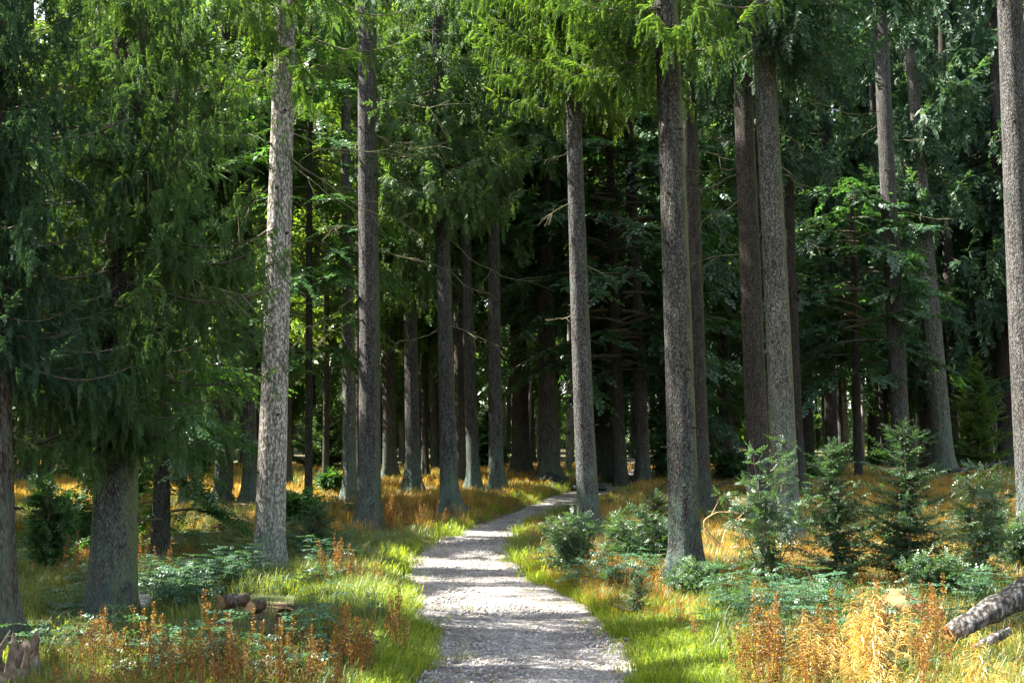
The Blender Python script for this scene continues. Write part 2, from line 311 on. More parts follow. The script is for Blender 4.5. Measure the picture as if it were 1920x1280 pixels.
def build_path():
    ys = np.arange(-5.8, PY[-1] - 1, .09); ts = np.linspace(0, 1, 34)
    l = np.interp(ys, PY, PL) + (fbm(ys * 1.6, ys * 0 + 3, 21, 4) - .5) * .5; r = np.interp(ys, PY, PR) + (fbm(ys * 1.6, ys * 0 + 8, 22, 4) - .5) * .5
    ov = .22
    X = (l - ov)[:, None] + (r - l + 2 * ov)[:, None] * ts[None]; Y = np.repeat(ys[:, None], len(ts), 1)
    edge = np.minimum(X - (l - ov)[:, None], (r + ov)[:, None] - X)
    base = base_z(X, Y) + .0
    Z = base + .012 + (fbm(X * 1.1, Y * 1.1, 31) - .5) * .05 + (fbm(X * 7, Y * 7, 33) - .5) * .018 - .10 * sstep(.22, .0, edge) * (edge < .22)
    V = np.stack([X, Y, Z], -1).reshape(-1, 3); ny, nx = X.shape; i = (np.arange(ny - 1)[:, None] * nx + np.arange(nx - 1)[None]).ravel()
    o = link("path", mesh_from("path", V, np.stack([i, i + 1, i + nx + 1, i + nx], -1), path_material(), smooth=True)); tag(o, kind="structure")
build_path()

# ------------------------------------------------------------------ where the canopy lets the sun through
# (centre u, centre v, half width, half height, share) on the ground as the photograph shows its sunlit patches
GAPS = [(985, 1245, 220, 50, .74), (990, 1180, 190, 20, .55), (930, 1135, 130, 14, .42), (900, 1098, 110, 10, .4), (860, 1056, 60, 7, .6), (905, 1036, 40, 4, .5),
        (1030, 934, 110, 14, .97), (1195, 893, 30, 7, .9), (760, 1182, 75, 18, .97), (745, 1120, 62, 16, .93), (715, 1150, 90, 16, .97), (700, 1212, 75, 12, .85), (790, 1060, 40, 9, .8), (770, 1085, 40, 10, .8), (790, 1235, 40, 12, .6),
        (670, 1085, 75, 18, .85), (1240, 1200, 130, 38, .95), (1340, 1170, 90, 22, .75), (1250, 1262, 80, 20, .8), (1620, 1250, 360, 95, .97), (1450, 1200, 130, 50, .85), (1850, 1230, 90, 50, .7), (130, 1240, 150, 45, .95), (400, 1265, 240, 26, .7),
        (410, 955, 95, 48, .97), (330, 1010, 40, 20, .7), (600, 925, 90, 28, .9), (740, 905, 70, 12, .8), (850, 915, 120, 12, .5), (1000, 920, 60, 12, .85), (1180, 868, 45, 16, .9), (1190, 930, 55, 20, .7),
        (1370, 1010, 55, 26, .7), (1560, 1020, 110, 30, .6), (1900, 930, 50, 30, .75), (1680, 900, 90, 18, .6), (140, 960, 90, 40, .6), (1165, 1095, 50, 16, .5), (1330, 890, 60, 12, .6), (780, 975, 55, 10, .5)]
GA = np.array(GAPS, float)
# sunlit things above the ground: (u, v, depth) to (u, v, depth), radius
def seg(u0, v0, u1, v1, Y, r, share=.9): return (at_depth(u0, v0, Y), at_depth(u1, v1, Y), r, share)
su = unit(np.cross(S, [0, 0, 1.])); sv = np.cross(su, S)
BEAMS = []
def carve(P, guard=1.6):
    """keep-mask: False where a spray would stand in a shaft of light"""
    keep = np.ones(len(P), bool)
    z0 = terrain(P[:, 0], P[:, 1]); G = P - S * ((P[:, 2] - .3) / S[2])[:, None]
    z1 = terrain(G[:, 0], G[:, 1]); G = P - S * ((P[:, 2] - z1) / S[2])[:, None]
    ok = (G[:, 1] > 5) & (P[:, 2] - z0 > 2.0)
    u, v = project(np.where(ok[:, None], G, [0, 20, 0])); n = fbm(G[:, 0] * 1.5 + 5, G[:, 1] * 3.6, 77, 2); n = np.clip((n - .5) * 1.7 + .5, 0, 1)
    for cu, cv, ru, rv, s in GA:
        q = ((u - cu) / ru) ** 2 + ((v - cv) / rv) ** 2
        keep &= ~(ok & (q < 1.0 + .5 * (n - .5)) & (n < s))
    for A, B, r, s in BEAMS:
        a = np.array([A @ su, A @ sv]); b = np.array([B @ su, B @ sv]); p = np.stack([P @ su, P @ sv], -1); d = b - a
        t = np.clip(((p - a) @ d) / max(d @ d, 1e-9), 0, 1); q = p - a - t[:, None] * d; dist = np.hypot(q[:, 0], q[:, 1])
        up = P @ S - (A @ S * (1 - t) + B @ S * t)
        m = (dist < r) & (up > guard); nn = fbm(p[:, 0] * 1.2, p[:, 1] * 1.2, 55, 2); nn = np.clip((nn - .5) * 1.7 + .5, 0, 1)
        keep &= ~(m & (nn < s))
    return keep
def carve_sprays(O, D, L, rng):
    k = carve(O) & carve(O + D * (L * .6)[:, None])
    u, v = project(O); inside = (u > -60) & (u < 1980) & (v > -40) & (O[:, 1] > 3)
    return k | (inside & (rng.random(len(O)) > .62))
BEAMS += [seg(530, 150, 505, 950, 16.6, .42, .97), seg(960, 120, 1220, 140, 23.5, 2.1, .8), seg(1080, 200, 1080, 260, 23.5, 1.2, .85), seg(1270, 230, 1250, 100, 15.5, .6, .7),
          seg(600, 60, 640, 250, 27, 1.1, .8), seg(100, 780, 110, 930, 18, .7, .8), seg(1080, 970, 1190, 1060, 17, .7, .9), seg(1450, 900, 1440, 1080, 14, .35, .6),
          seg(1030, 330, 1030, 420, 33, .8, .7), seg(1770, 450, 1740, 640, 36, 1.0, .7), seg(1830, 720, 1830, 860, 40, 1.2, .8), seg(660, 430, 655, 800, 30, .5, .6),
          seg(780, 800, 780, 900, 33, .35, .8), seg(470, 820, 470, 920, 27, .35, .8), seg(415, 820, 415, 920, 26, .3, .8), seg(760, 60, 850, 200, 30, 1.2, .6), seg(1430, 100, 1470, 860, 22, .35, .8), seg(560, 520, 590, 300, 30, .8, .6),
          seg(740, 780, 1000, 790, 50, 1.8, .85), seg(590, 640, 640, 800, 46, 1.6, .8), seg(1130, 600, 1200, 800, 48, 1.2, .6), seg(1560, 760, 1640, 780, 52, 1.6, .8), seg(1000, 700, 1080, 860, 58, 1.2, .8)]

# ------------------------------------------------------------------ foliage templates
def spray_template(pairs, length=.36, w=.085, ang=52, cross=True, droop=.12):
    """a spruce spray: axis along +X, flat in XY, twiglets as slim folded diamonds"""
    V, T = [], []
    def blade(o, d, L, ww, up):
        side = unit(np.cross(d, up)); n = len(V); mid = o + d * L * .45
        V.extend([o, mid + side * ww * .5, o + d * L + up * (-.03), mid - side * ww * .5]); T.extend([(n, n + 1, n + 2), (n, n + 2, n + 3)])
        if cross:
            n = len(V); V.extend([o, mid + up * ww * .45, o + d * L + up * (-.03), mid - up * ww * .45]); T.extend([(n, n + 1, n + 2), (n, n + 2, n + 3)])
    up = np.array([0, 0, 1.]); r = np.random.default_rng(pairs)
    for k in range(pairs):
        t = (k + .6) / pairs * .93; L = length * (1 - .5 * t) * r.uniform(.55, 1.25)
        for s in (-1, 1):
            a = math.radians(ang - 14 * t + r.uniform(-20, 16)); d = unit(np.array([math.cos(a), s * math.sin(a), -droop + r.uniform(-.45, .3)]))
            blade(np.array([t, 0, -.12 * t * t]), d, L, w * (1.1 - .3 * t), up)
    blade(np.array([.55, 0, -.04]), unit(np.array([1, 0, -.12])), .46, w, up); blade(np.array([.05, 0, 0]), unit(np.array([1, 0, -.05])), .6, w * .7, up)
    return np.array(V), np.array(T)
SP0 = spray_template(11, .36, .058, 50, droop=.3); SP1 = spray_template(7, .42, .095, cross=False, droop=.25); SP2 = spray_template(5, .5, .15, cross=False); SP3 = spray_template(3, .6, .34, cross=False)
def leaf_template(n, L=.22, w=.14, seed=1):
    V, T = [], []; r = np.random.default_rng(seed)
    for k in range(n):
        t = (k + .8) / n; s = 1 if k % 2 else -1; a = math.radians(r.uniform(35, 75)) if k < n - 1 else 0
        d = unit(np.array([math.cos(a), s * math.sin(a), r.uniform(-.35, .15)])); up = unit(np.array([r.uniform(-.35, .35), r.uniform(-.35, .35), 1])); side = unit(np.cross(d, up)); o = np.array([t * .85, 0, -.08 * t * t]); q = len(V); LL = L * r.uniform(.75, 1.2)
        V.extend([o, o + d * LL * .35 + side * w * .5 + up * .02, o + d * LL * .7 + side * w * .38 + up * .02, o + d * LL, o + d * LL * .7 - side * w * .38 + up * .02, o + d * LL * .35 - side * w * .5 + up * .02])
        T.extend([(q, q + 1, q + 2), (q, q + 2, q + 3), (q, q + 3, q + 4), (q, q + 4, q + 5)])
    return np.array(V), np.array(T)
LF0 = leaf_template(9); LF1 = leaf_template(7, .3, .2, 2)
LF2 = (lambda v, t: (v, t[::1]))(*leaf_template(5, .42, .3, 3))

def frames(D, rng, roll=.5):
    """X along D, Z as near up as can be with some roll"""
    X = unit(D); up = np.array([0, 0, 1.]) + rng.normal(0, .35, D.shape); Y = unit(np.cross(up, X)); Z = np.cross(X, Y)
    a = rng.normal(0, roll, len(D))[:, None]
    return X, Y * np.cos(a) + Z * np.sin(a), -Y * np.sin(a) + Z * np.cos(a)

def spruce_foliage(buf, C, z0, H, R, nb, rng, tmpl, slen, step, curtain=1.0, carve_base=None, az_bias=None, zpow=1.0, zmax=None, limb_m=1, limb_w=.018, tipup=.25, dens_top=1.0, trim=None):
    """C(z)->trunk axis point (local). z0..H crown, R radius at its widest"""
    O, D, L = [], [], []
    zmax = zmax or H
    for b in range(nb):
        z = z0 + (zmax - z0) * ((b + rng.random()) / nb) ** zpow
        if z > H * .6 and rng.random() > dens_top: continue
        f = (z - z0) / (H - z0); rr = R * (1 - f) ** .75 * (.75 + .25 * min(1, f / .12)) * rng.uniform(.6, 1.12)
        az = rng.uniform(0, 2 * math.pi)
        if az_bias is not None and rng.random() < az_bias[1]: az = az_bias[0] + rng.normal(0, .5)
        out = np.array([math.cos(az), math.sin(az), 0]); n = max(4, int(rr / step)); t = np.linspace(0, 1, n + 2)
        dr = rng.uniform(.25, .6); P = C(z)[None] + out[None] * (rr * t)[:, None] + np.array([0, 0, 1.])[None] * (rr * (-dr * t * 1.3 + (dr * .8 + tipup * .4) * t ** 2.4))[:, None]
        P = P + np.cross(out, [0, 0, 1])[None] * (np.sin(t * 2.3 + az * 5) * .08 * rr * rng.uniform(-1, 1))[:, None]
        tg = unit(np.gradient(P, axis=0)); side = unit(np.cross(tg, [0, 0, 1.]))
        if limb_m is not None and limb_w > 0:
            V, T = tube(P[::2] if len(P) > 8 else P, np.linspace(limb_w, .005, len(P[::2] if len(P) > 8 else P)) * (rr / 2 + .3), 4)
            keepl = True
            if carve_base is not None: keepl = carve(P[[len(P) // 2]] + carve_base)[0]
            if keepl: buf.add(V, T, limb_m)
        k = t > .14
        for rep in range(2):
            s = rng.choice([-1., 1.], k.sum())[:, None] * rng.uniform(.3, 1., (k.sum(), 1))
            hang = rng.uniform(.1, 1., (k.sum(), 1)) * curtain
            d = unit(tg[k] * .75 + side[k] * s * .8 + np.array([0, 0, -1.]) * hang)
            o = P[k] + rng.normal(0, .02, (k.sum(), 3)); l = slen * rng.uniform(.6, 1.15, k.sum()) * (1.05 - .45 * t[k])
            O.append(o); D.append(d); L.append(l)
            if curtain > .6:                                    # hanging curtains of twigs
                m = rng.random(k.sum()) < .75
                o2 = o[m] + d[m] * l[m][:, None] * .7; d2 = unit(d[m] * .35 + np.array([0, 0, -1.]) * .9 + rng.normal(0, .12, (m.sum(), 3)))
                O.append(o2); D.append(d2); L.append(l[m] * .95)
                m2 = rng.random(m.sum()) < .5
                O.append(o2[m2] + d2[m2] * (l[m][m2] * .7)[:, None]); D.append(unit(d2[m2] + np.array([0, 0, -.5]))); L.append(l[m][m2] * .8)
        O.append(P[-1:]); D.append(unit(tg[-1:] + [[0, 0, tipup]])); L.append(np.array([slen]))
    O = np.concatenate(O); D = np.concatenate(D); L = np.concatenate(L)
    if trim is not None:
        m = trim(O); O, D, L = O[m], D[m], L[m]
    if carve_base is not None:
        m = carve_sprays(O + carve_base, unit(D), L, rng); O, D, L = O[m], D[m], L[m]
    X, Y, Z = frames(D, rng); l = L[:, None]
    V, T = inst(tmpl[0], tmpl[1], O, X * l, Y * l, Z * l); buf.add(V, T, 0)

def trunk_mesh(name, P0, P1, r0, r1, H, mat, rng, flare=.5, roots=5, seg_=28, stubs=0, zt=6.):
    """local mesh of a whole stem; axis through P0 (foot) and P1 (a point higher up) carried on to height H"""
    d = (P1 - P0) / max(P1[2] - P0[2], .1)
    zs = np.unique(np.concatenate([np.arange(-.25, 1.2, .07), np.arange(1.2, 8, .2), np.arange(8, H + .1, .9)]))
    slope = (r1 - r0) / max(P1[2] - P0[2], 1); th = np.arange(seg_) / seg_ * 2 * math.pi
    ph = rng.uniform(0, 6.28, 3); bend = rng.uniform(-.03, .03, 2)
    V = []
    for z in zs:
        r = r0 + slope * z
        if z > P1[2] - P0[2]:
            q = (z - (P1[2] - P0[2])) / max(H - (P1[2] - P0[2]), 1); rt = r0 + slope * (P1[2] - P0[2]); r = rt * (1 - q) + .03 * q
        fl = 1.35 * flare * math.exp(-max(z + .05, 0) / .24) + .10 * math.exp(-max(z, 0) / .8)
        rr = r * (1 + fl * (.4 + .95 * np.maximum(0, np.cos(roots * th + ph[0] + .5 * np.sin(2 * th + ph[1]))) ** 1.8)) * (1 + .035 * np.sin(3 * th + ph[1] + z * .25) + .02 * np.sin(7 * th + z * .5 + ph[2]) + rng.normal(0, .008, seg_))
        c = d * z + np.array([bend[0] * math.sin(z * .5), bend[1] * math.sin(z * .4), 0])
        V.append(np.stack([c[0] + rr * np.cos(th), c[1] + rr * np.sin(th), np.full(seg_, z)], -1))
    V = np.concatenate(V); m = len(zs); i = (np.arange(m - 1)[:, None] * seg_ + np.arange(seg_)[None]).ravel(); j = (np.arange(m - 1)[:, None] * seg_ + (np.arange(seg_)[None] + 1) % seg_).ravel()
    Q = np.stack([i, j, j + seg_, i + seg_], -1); Cf = lambda z: np.array([d[0] * z, d[1] * z, z]); Rf = lambda z: max(.03, r0 + slope * z)
    if stubs:
        b = Buf(); b.add(V, np.concatenate([Q[:, [0, 1, 2]], Q[:, [0, 2, 3]]])); k = trunk_stubs(Cf, Rf, .8, zt, rng, stubs); b.add(np.concatenate(k.V), np.concatenate(k.T), 1)
        return b.mesh(name, [mat, M['bark_dark']], True), Cf, Rf
    return mesh_from(name, V, Q, mat, smooth=True), Cf, Rf

def dead_branches(root, C, Rf, zs, rng, n, L=(1., 2.2), side=None, live=False):
    for k in range(n):
        z = rng.uniform(*zs); az = rng.uniform(0, 6.28)
        if side is not None: az = side[k % len(side)] + rng.normal(0, .35)
        out = np.array([math.cos(az), math.sin(az), 0]); ln = rng.uniform(*L); t = np.linspace(0, 1, 9); dr = rng.uniform(.15, .95)
        wob = np.cross(out, [0, 0, 1]) * rng.uniform(-.45, .45)
        P = C(z)[None] + out[None] * (Rf(z) * .7 + ln * t)[:, None] + np.array([0, 0, 1.])[None] * (ln * (-dr * t + .45 * dr * t ** 2.5))[:, None] + wob[None] * (ln * t * t)[:, None]
        P[2:] += np.cumsum(rng.normal(0, .022 * ln, (7, 3)), 0); cut = 9 if rng.random() < .6 else int(rng.integers(4, 8)); P = np.vstack([P[:cut], P[cut - 1:cut] + np.zeros((9 - cut, 3)) + (unit(P[cut - 1] - P[cut - 2]) * .02)[None] * np.arange(1, 10 - cut)[:, None]]) if cut < 9 else P
        b = Buf(); V, T = tube(P, np.linspace(.012, .0035, 9), 5); b.add(V, T)
        for q in range(rng.integers(4, 10)):
            i = rng.integers(2, 8); d = unit(unit(P[i] - P[i - 1]) + rng.normal(0, .6, 3) + [0, 0, -.3]); ll = ln * rng.uniform(.12, .35)
            V, T = tube(P[i] + d[None] * (ll * np.linspace(0, 1, 4))[:, None] + np.array([0, 0, -.1])[None] * (np.linspace(0, 1, 4) ** 2 * ll)[:, None], np.linspace(.005, .002, 4), 4); b.add(V, T)
        link("dead_branch", b.mesh("dead_branch", M['deadtwig']), root)

def trunk_stubs(C, Rf, z0, z1, rng, n):
    b = Buf()
    for k in range(n):
        z = rng.uniform(z0, z1); az = rng.uniform(0, 6.28); o = np.array([math.cos(az), math.sin(az), rng.uniform(-.25, .2)]); r = Rf(z)
        p = C(z) + o * r * .85; V, T = tube([p, p + o * (r * .15 + rng.uniform(.01, .03)), p + o * (r * .15 + rng.uniform(.03, .10))], [.028, .017, .006], 5); b.add(V, T)
    return b

# ------------------------------------------------------------------ the spruces one can tell apart
# key: foot (u,v), width there, upper point (u,v), width there, diameter check by depth; Z crown base (m), R crown radius, nb branches
def tree(label, ub, vb, wb, ut, vt, wt, bark, H=24, z0=9., R=2.4, nb=60, lvl=1, slen=.55, step=.16, curtain=1., az_bias=None, depth=None, dead=0, dead_z=(4, 9), dead_L=(.8, 2.), dead_side=None,
         needle='needle', group=None, name="spruce_tree", cat="tree", flare=.75, roots=5, crown=True, zmax=None, stubs=22, seed=None, trim=None, dens_top=.55, do_carve=True, holes_=None, zpow=1.4):
    rng = np.random.default_rng(seed if seed is not None else int(ub * 7 + vb))
    if depth is None: P0 = ground_at(ub, vb)
    else:
        P0 = at_depth(ub, vb, depth); P0[2] = float(terrain(P0[0], P0[1]))
    Y = P0[1]; P1 = at_depth(ut, vt, Y); r0 = wb / F * Y / 2; r1 = wt / F * Y / 2
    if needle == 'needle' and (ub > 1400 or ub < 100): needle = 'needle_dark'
    if holes_: trim = holes(P0, holes_)
    root = empty(name, P0, label, cat, group)
    me, C, Rf = trunk_mesh("trunk", P0, P1, r0, r1, H, M[bark], rng, flare, roots, stubs=stubs, zt=max(z0, 4))
    tr = link("trunk", me, root)
    if crown:
        b = Buf(); t = {0: SP0, 1: SP1, 2: SP2, 3: SP3}[lvl]
        spruce_foliage(b, C, z0, H, R, nb, rng, t, slen, step, curtain, P0 if do_carve else None, az_bias if az_bias is not None else (-1.6, .22), zpow=zpow, zmax=zmax, trim=trim, dens_top=dens_top)
        link("crown", b.mesh("crown", [M[needle], M['twig']]), root)
    if dead: dead_branches(root, C, Rf, dead_z, rng, dead, dead_L, dead_side)
    return root, P0, C, Rf

LEFTN, RIGHTN, FRONT = math.pi, 0., -math.pi / 2
def holes(P0, thr, s=1.5):
    def f(O):
        P = O + P0; return fbm(P[:, 0] * s + P[:, 1] * .6, P[:, 2] * s * .8, 91, 2) > thr - .2 * np.exp(-(O[:, 0] / .7) ** 2)
    return f
T = {}
T['edge'] = tree("thick spruce with red brown bark cut by the left picture edge behind the splintered stump", -34, 1225, 116, -34, 700, 108, 'bark_red', H=22, z0=2.6, R=1.5, az_bias=(-1.0, .4), nb=220, lvl=0, slen=.25, step=.08, zmax=9, curtain=1.2, seed=5, dens_top=1, holes_=.33, zpow=1.0)
T['big_left'] = tree("broad spruce left of the pale trunk, its dark boughs hanging almost to the ground", 209, 1158, 84, 225, 700, 70, 'bark_moss', H=24, z0=2.0, R=2.15, nb=360, az_bias=(-1.2, .5), lvl=0, slen=.25, step=.078, zmax=10.5, curtain=1.35, seed=3, flare=.3, dens_top=1, dead=4, dead_z=(2.6, 4.5), dead_side=[-.6, -.9], holes_=.34, zpow=1.05)
T['pale'] = tree("pale grey sunlit spruce trunk leaning right, green lichen on its foot", 503, 1072, 56, 532, 120, 40, 'bark_pale', H=24, z0=7.3, R=2.1, nb=70, lvl=0, slen=.34, step=.11, flare=.35, dead=7, dead_z=(4.5, 8), dead_side=[0.1, 3.0], dead_L=(1., 2.6), seed=31, needle='needle_sunlit')
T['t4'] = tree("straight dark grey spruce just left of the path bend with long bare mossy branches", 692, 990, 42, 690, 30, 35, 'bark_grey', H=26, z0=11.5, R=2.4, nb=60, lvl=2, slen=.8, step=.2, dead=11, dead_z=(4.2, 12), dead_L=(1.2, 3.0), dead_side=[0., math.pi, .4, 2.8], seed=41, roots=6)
T['t5'] = tree("slim grey spruce at the right path edge under the bright hanging boughs", 1104, 1003, 40, 1078, 300, 30, 'bark_grey', H=25, z0=8.9, R=2.6, nb=190, az_bias=(-1.5, .3), lvl=0, slen=.33, step=.10, zmax=14, curtain=1.35, dead=4, dead_z=(3.2, 7.5), dead_L=(.4, 1.0), dead_side=[math.pi, math.pi, 0.], needle='needle_sunlit', seed=51, flare=.4)
T['t6'] = tree("thick spruce in front of its twin, right of the path, mossy strip up its side", 1287, 1097, 57, 1258, 260, 48, 'bark_moss', H=24, z0=6.6, R=1.7, nb=45, lvl=0, slen=.36, step=.11, zmax=9.5, az_bias=(2.8, .35), needle='needle_sunlit', seed=61, flare=.7)
T['t6b'] = tree("twin spruce half hidden behind the thick mossy trunk right of the path", 1314, 952, 42, 1290, 260, 36, 'bark_brown', H=26, z0=12, R=2.4, nb=45, lvl=2, slen=.8, step=.22, dead=5, dead_z=(5, 11), dead_side=[0.], seed=62)
T['t7'] = tree("reddish brown spruce standing close left of the leaning pale green flecked trunk", 1424, 972, 42, 1394, 150, 36, 'bark_brown', H=26, z0=10.5, R=2.3, nb=55, lvl=2, slen=.7, step=.18, seed=71, az_bias=(3.0, .3), dead=4, dead_z=(5, 9), dead_side=[math.pi])
T['t8'] = tree("leaning grey spruce flecked with moss behind the beech bush", 1476, 1010, 50, 1432, 80, 40, 'bark_light', H=26, z0=9.4, R=2.3, nb=70, lvl=1, slen=.5, step=.13, seed=81, zmax=15, dead=3, dead_z=(6, 9), dead_side=[0.])
T['t9'] = tree("dark spruce peeping out behind the mossy leaning trunk", 1496, 925, 32, 1470, 300, 28, 'bark_dark', H=26, z0=9, R=2.4, nb=50, lvl=2, slen=.8, step=.2, seed=91, dead=4, dead_z=(5, 10), dead_side=[0., .3])
T['t10'] = tree("tall slim grey spruce rising behind the two spruce saplings", 1692, 905, 34, 1652, 60, 27, 'bark_grey', H=27, z0=15, R=2.4, nb=45, lvl=2, slen=.8, step=.2, seed=101, dead=5, dead_z=(6, 14), dead_L=(.8, 2.2), dead_side=[0., math.pi])
T['t11'] = tree("pale teal tinted spruce leaning left with a flared foot", 1772, 892, 36, 1730, 380, 26, 'bark_light', H=27, z0=9, R=2.2, nb=60, lvl=2, slen=.7, step=.18, seed=111, dead=4, dead_z=(4, 8))
T['t12'] = tree("brown spruce crossing behind the leaning teal tinted trunk", 1742, 884, 30, 1722, 500, 26, 'bark_brown', H=27, z0=11, R=2.4, nb=50, lvl=2, slen=.8, step=.2, seed=121)
T['t13'] = tree("dark brown spruce beside the big trunk at the right picture edge", 1892, 880, 36, 1880, 520, 32, 'bark_brown', H=27, z0=6.5, R=3.0, nb=110, lvl=2, slen=.75, step=.18, seed=131)
T['t14'] = tree("big grey spruce trunk at the right picture edge beyond the fallen log", 1948, 1075, 60, 1892, 30, 46, 'bark_grey', H=25, z0=9.6, R=2.2, nb=50, lvl=1, slen=.5, step=.14, seed=141)
# stems of the middle distance left of the path
T['m1'] = tree("stout grey spruce right of the dark brown one, root feet in golden grass", 843, 955, 32, 832, 500, 27, 'bark_grey', H=26, z0=6.7, R=2.2, zmax=17, nb=150, lvl=1, slen=.44, step=.12, curtain=1.5, seed=201, dead=5, dead_z=(3.5, 7), dead_side=[0., math.pi], dens_top=.8)
T['m2'] = tree("grey spruce with a sunlit left flank between the path bend and the golden grass", 775, 922, 29, 768, 520, 24, 'bark_grey', H=26, z0=5.7, R=2.3, zmax=17, nb=165, lvl=1, slen=.44, step=.12, curtain=1.5, seed=202, dens_top=.8)
T['m3'] = tree("dark brown spruce in shade between the bare branched trunk and its sunlit neighbour", 731, 900, 26, 728, 500, 22, 'bark_brown', H=26, z0=6.2, R=2.2, zmax=17, nb=110, lvl=2, slen=.8, step=.18, curtain=1.4, seed=203)
T['m4'] = tree("slim grey spruce on the grass bank above the path, left of its pair", 890, 920, 24, 874, 480, 20, 'bark_grey', H=26, z0=8.2, R=2.0, zmax=17, nb=120, lvl=1, slen=.44, step=.12, curtain=1.5, seed=204)
T['m5'] = tree("slim grey spruce on the grass bank above the path, right of its pair", 931, 922, 27, 926, 480, 22, 'bark_grey', H=26, z0=9.4, R=2.2, nb=55, lvl=2, slen=.8, step=.18, curtain=1.5, seed=205, dead=4, dead_z=(4.5, 8))
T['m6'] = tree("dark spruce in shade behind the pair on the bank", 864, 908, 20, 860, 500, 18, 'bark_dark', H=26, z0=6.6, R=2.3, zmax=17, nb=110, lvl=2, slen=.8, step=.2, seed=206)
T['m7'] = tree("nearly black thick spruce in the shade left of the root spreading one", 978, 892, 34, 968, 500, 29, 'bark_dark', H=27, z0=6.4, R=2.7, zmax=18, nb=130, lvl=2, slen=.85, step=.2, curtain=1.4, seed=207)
T['m8'] = tree("dark spruce on spreading roots where the path turns right", 1030, 906, 38, 1025, 620, 33, 'bark_brown', H=27, z0=10, R=2.6, nb=45, lvl=2, slen=.85, step=.22, seed=208, flare=1.1, roots=5)
T['m9'] = tree("very thick dark trunk behind the slim path edge spruce", 1140, 898, 46, 1128, 600, 40, 'bark_dark', H=27, z0=9.5, R=2.6, nb=45, lvl=2, slen=.85, step=.22, seed=209, flare=.8)
T['m10'] = tree("grey brown spruce beside the last visible stretch of path", 1207, 908, 27, 1190, 500, 22, 'bark_brown', H=27, z0=12, R=2.4, nb=45, lvl=2, slen=.85, step=.22, seed=210)
T['m11'] = tree("sunlit slim spruce left of the dark straight trunk with bare branches", 656, 940, 25, 650, 300, 19, 'bark_light', H=26, z0=11.5, R=2.2, nb=50, lvl=2, slen=.8, step=.2, needle='needle_sunlit', seed=211, dead=5, dead_z=(5, 10), dead_side=[0., math.pi])
T['m12'] = tree("dark thin spruce close behind the slim sunlit one", 674, 912, 14, 672, 500, 12, 'bark_dark', H=25, z0=10.5, R=2.0, nb=40, lvl=2, slen=.8, step=.2, seed=212)
T['m13'] = tree("brown slim spruce showing right behind the pale sunlit trunk", 541, 915, 13, 541, 600, 11, 'bark_brown', H=24, z0=9, R=2, nb=40, lvl=2, slen=.8, step=.2, seed=213, needle='needle_sunlit')
T['m14'] = tree("grey short looking trunk in the golden grass just left of the pale one", 468, 940, 25, 466, 650, 22, 'bark_grey', H=25, z0=8.5, R=2.2, nb=45, lvl=2, slen=.8, step=.2, seed=214)
T['m15'] = tree("two toned spruce, grey left flank and brown right flank, in the sunny golden grass", 415, 942, 27, 418, 650, 24, 'bark_brown', H=25, z0=8.5, R=2.2, nb=45, lvl=2, slen=.8, step=.2, seed=215)
T['m16'] = tree("thin spruce under the hanging boughs right of the broad left one", 343, 950, 14, 345, 600, 12, 'bark_grey', H=23, z0=7, R=1.8, nb=45, lvl=2, slen=.7, step=.2, seed=216)
T['m17'] = tree("black thin trunk right of the sunlit flank spruce", 797, 896, 13, 795, 500, 11, 'bark_dark', H=25, z0=4.8, R=2.1, zmax=17, nb=110, lvl=2, slen=.8, step=.2, seed=217)
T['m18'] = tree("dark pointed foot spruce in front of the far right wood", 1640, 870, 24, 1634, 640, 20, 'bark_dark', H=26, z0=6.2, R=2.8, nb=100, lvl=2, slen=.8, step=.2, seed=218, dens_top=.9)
T['m19'] = tree("thin dark spruce among lit boughs near the right edge", 1832, 862, 16, 1826, 560, 13, 'bark_dark', H=25, z0=4.6, R=2.8, nb=110, lvl=2, slen=.8, step=.2, seed=219, needle='needle_sunlit')
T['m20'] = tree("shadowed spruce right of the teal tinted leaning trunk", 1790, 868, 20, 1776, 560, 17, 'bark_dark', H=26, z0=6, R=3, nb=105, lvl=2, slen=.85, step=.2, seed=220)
T['m21'] = tree("thick shaded trunk far left behind the beech leaves", 55, 905, 34, 55, 640, 30, 'bark_brown', H=24, z0=8, R=2.3, nb=45, lvl=2, slen=.8, step=.2, seed=221, needle='needle_sunlit')
T['m22'] = tree("shaded spruce behind the mossy leaning trunk and the saplings", 1560, 880, 24, 1552, 520, 20, 'bark_dark', H=26, z0=5.5, R=3.1, nb=120, lvl=2, slen=.85, step=.2, seed=222, depth=44)
T['m23'] = tree("spruce with low dark boughs between the pair of twins and the brown trunk", 1362, 880, 26, 1356, 520, 22, 'bark_dark', H=26, z0=6.0, R=3.0, nb=110, lvl=2, slen=.85, step=.2, seed=223, depth=40)

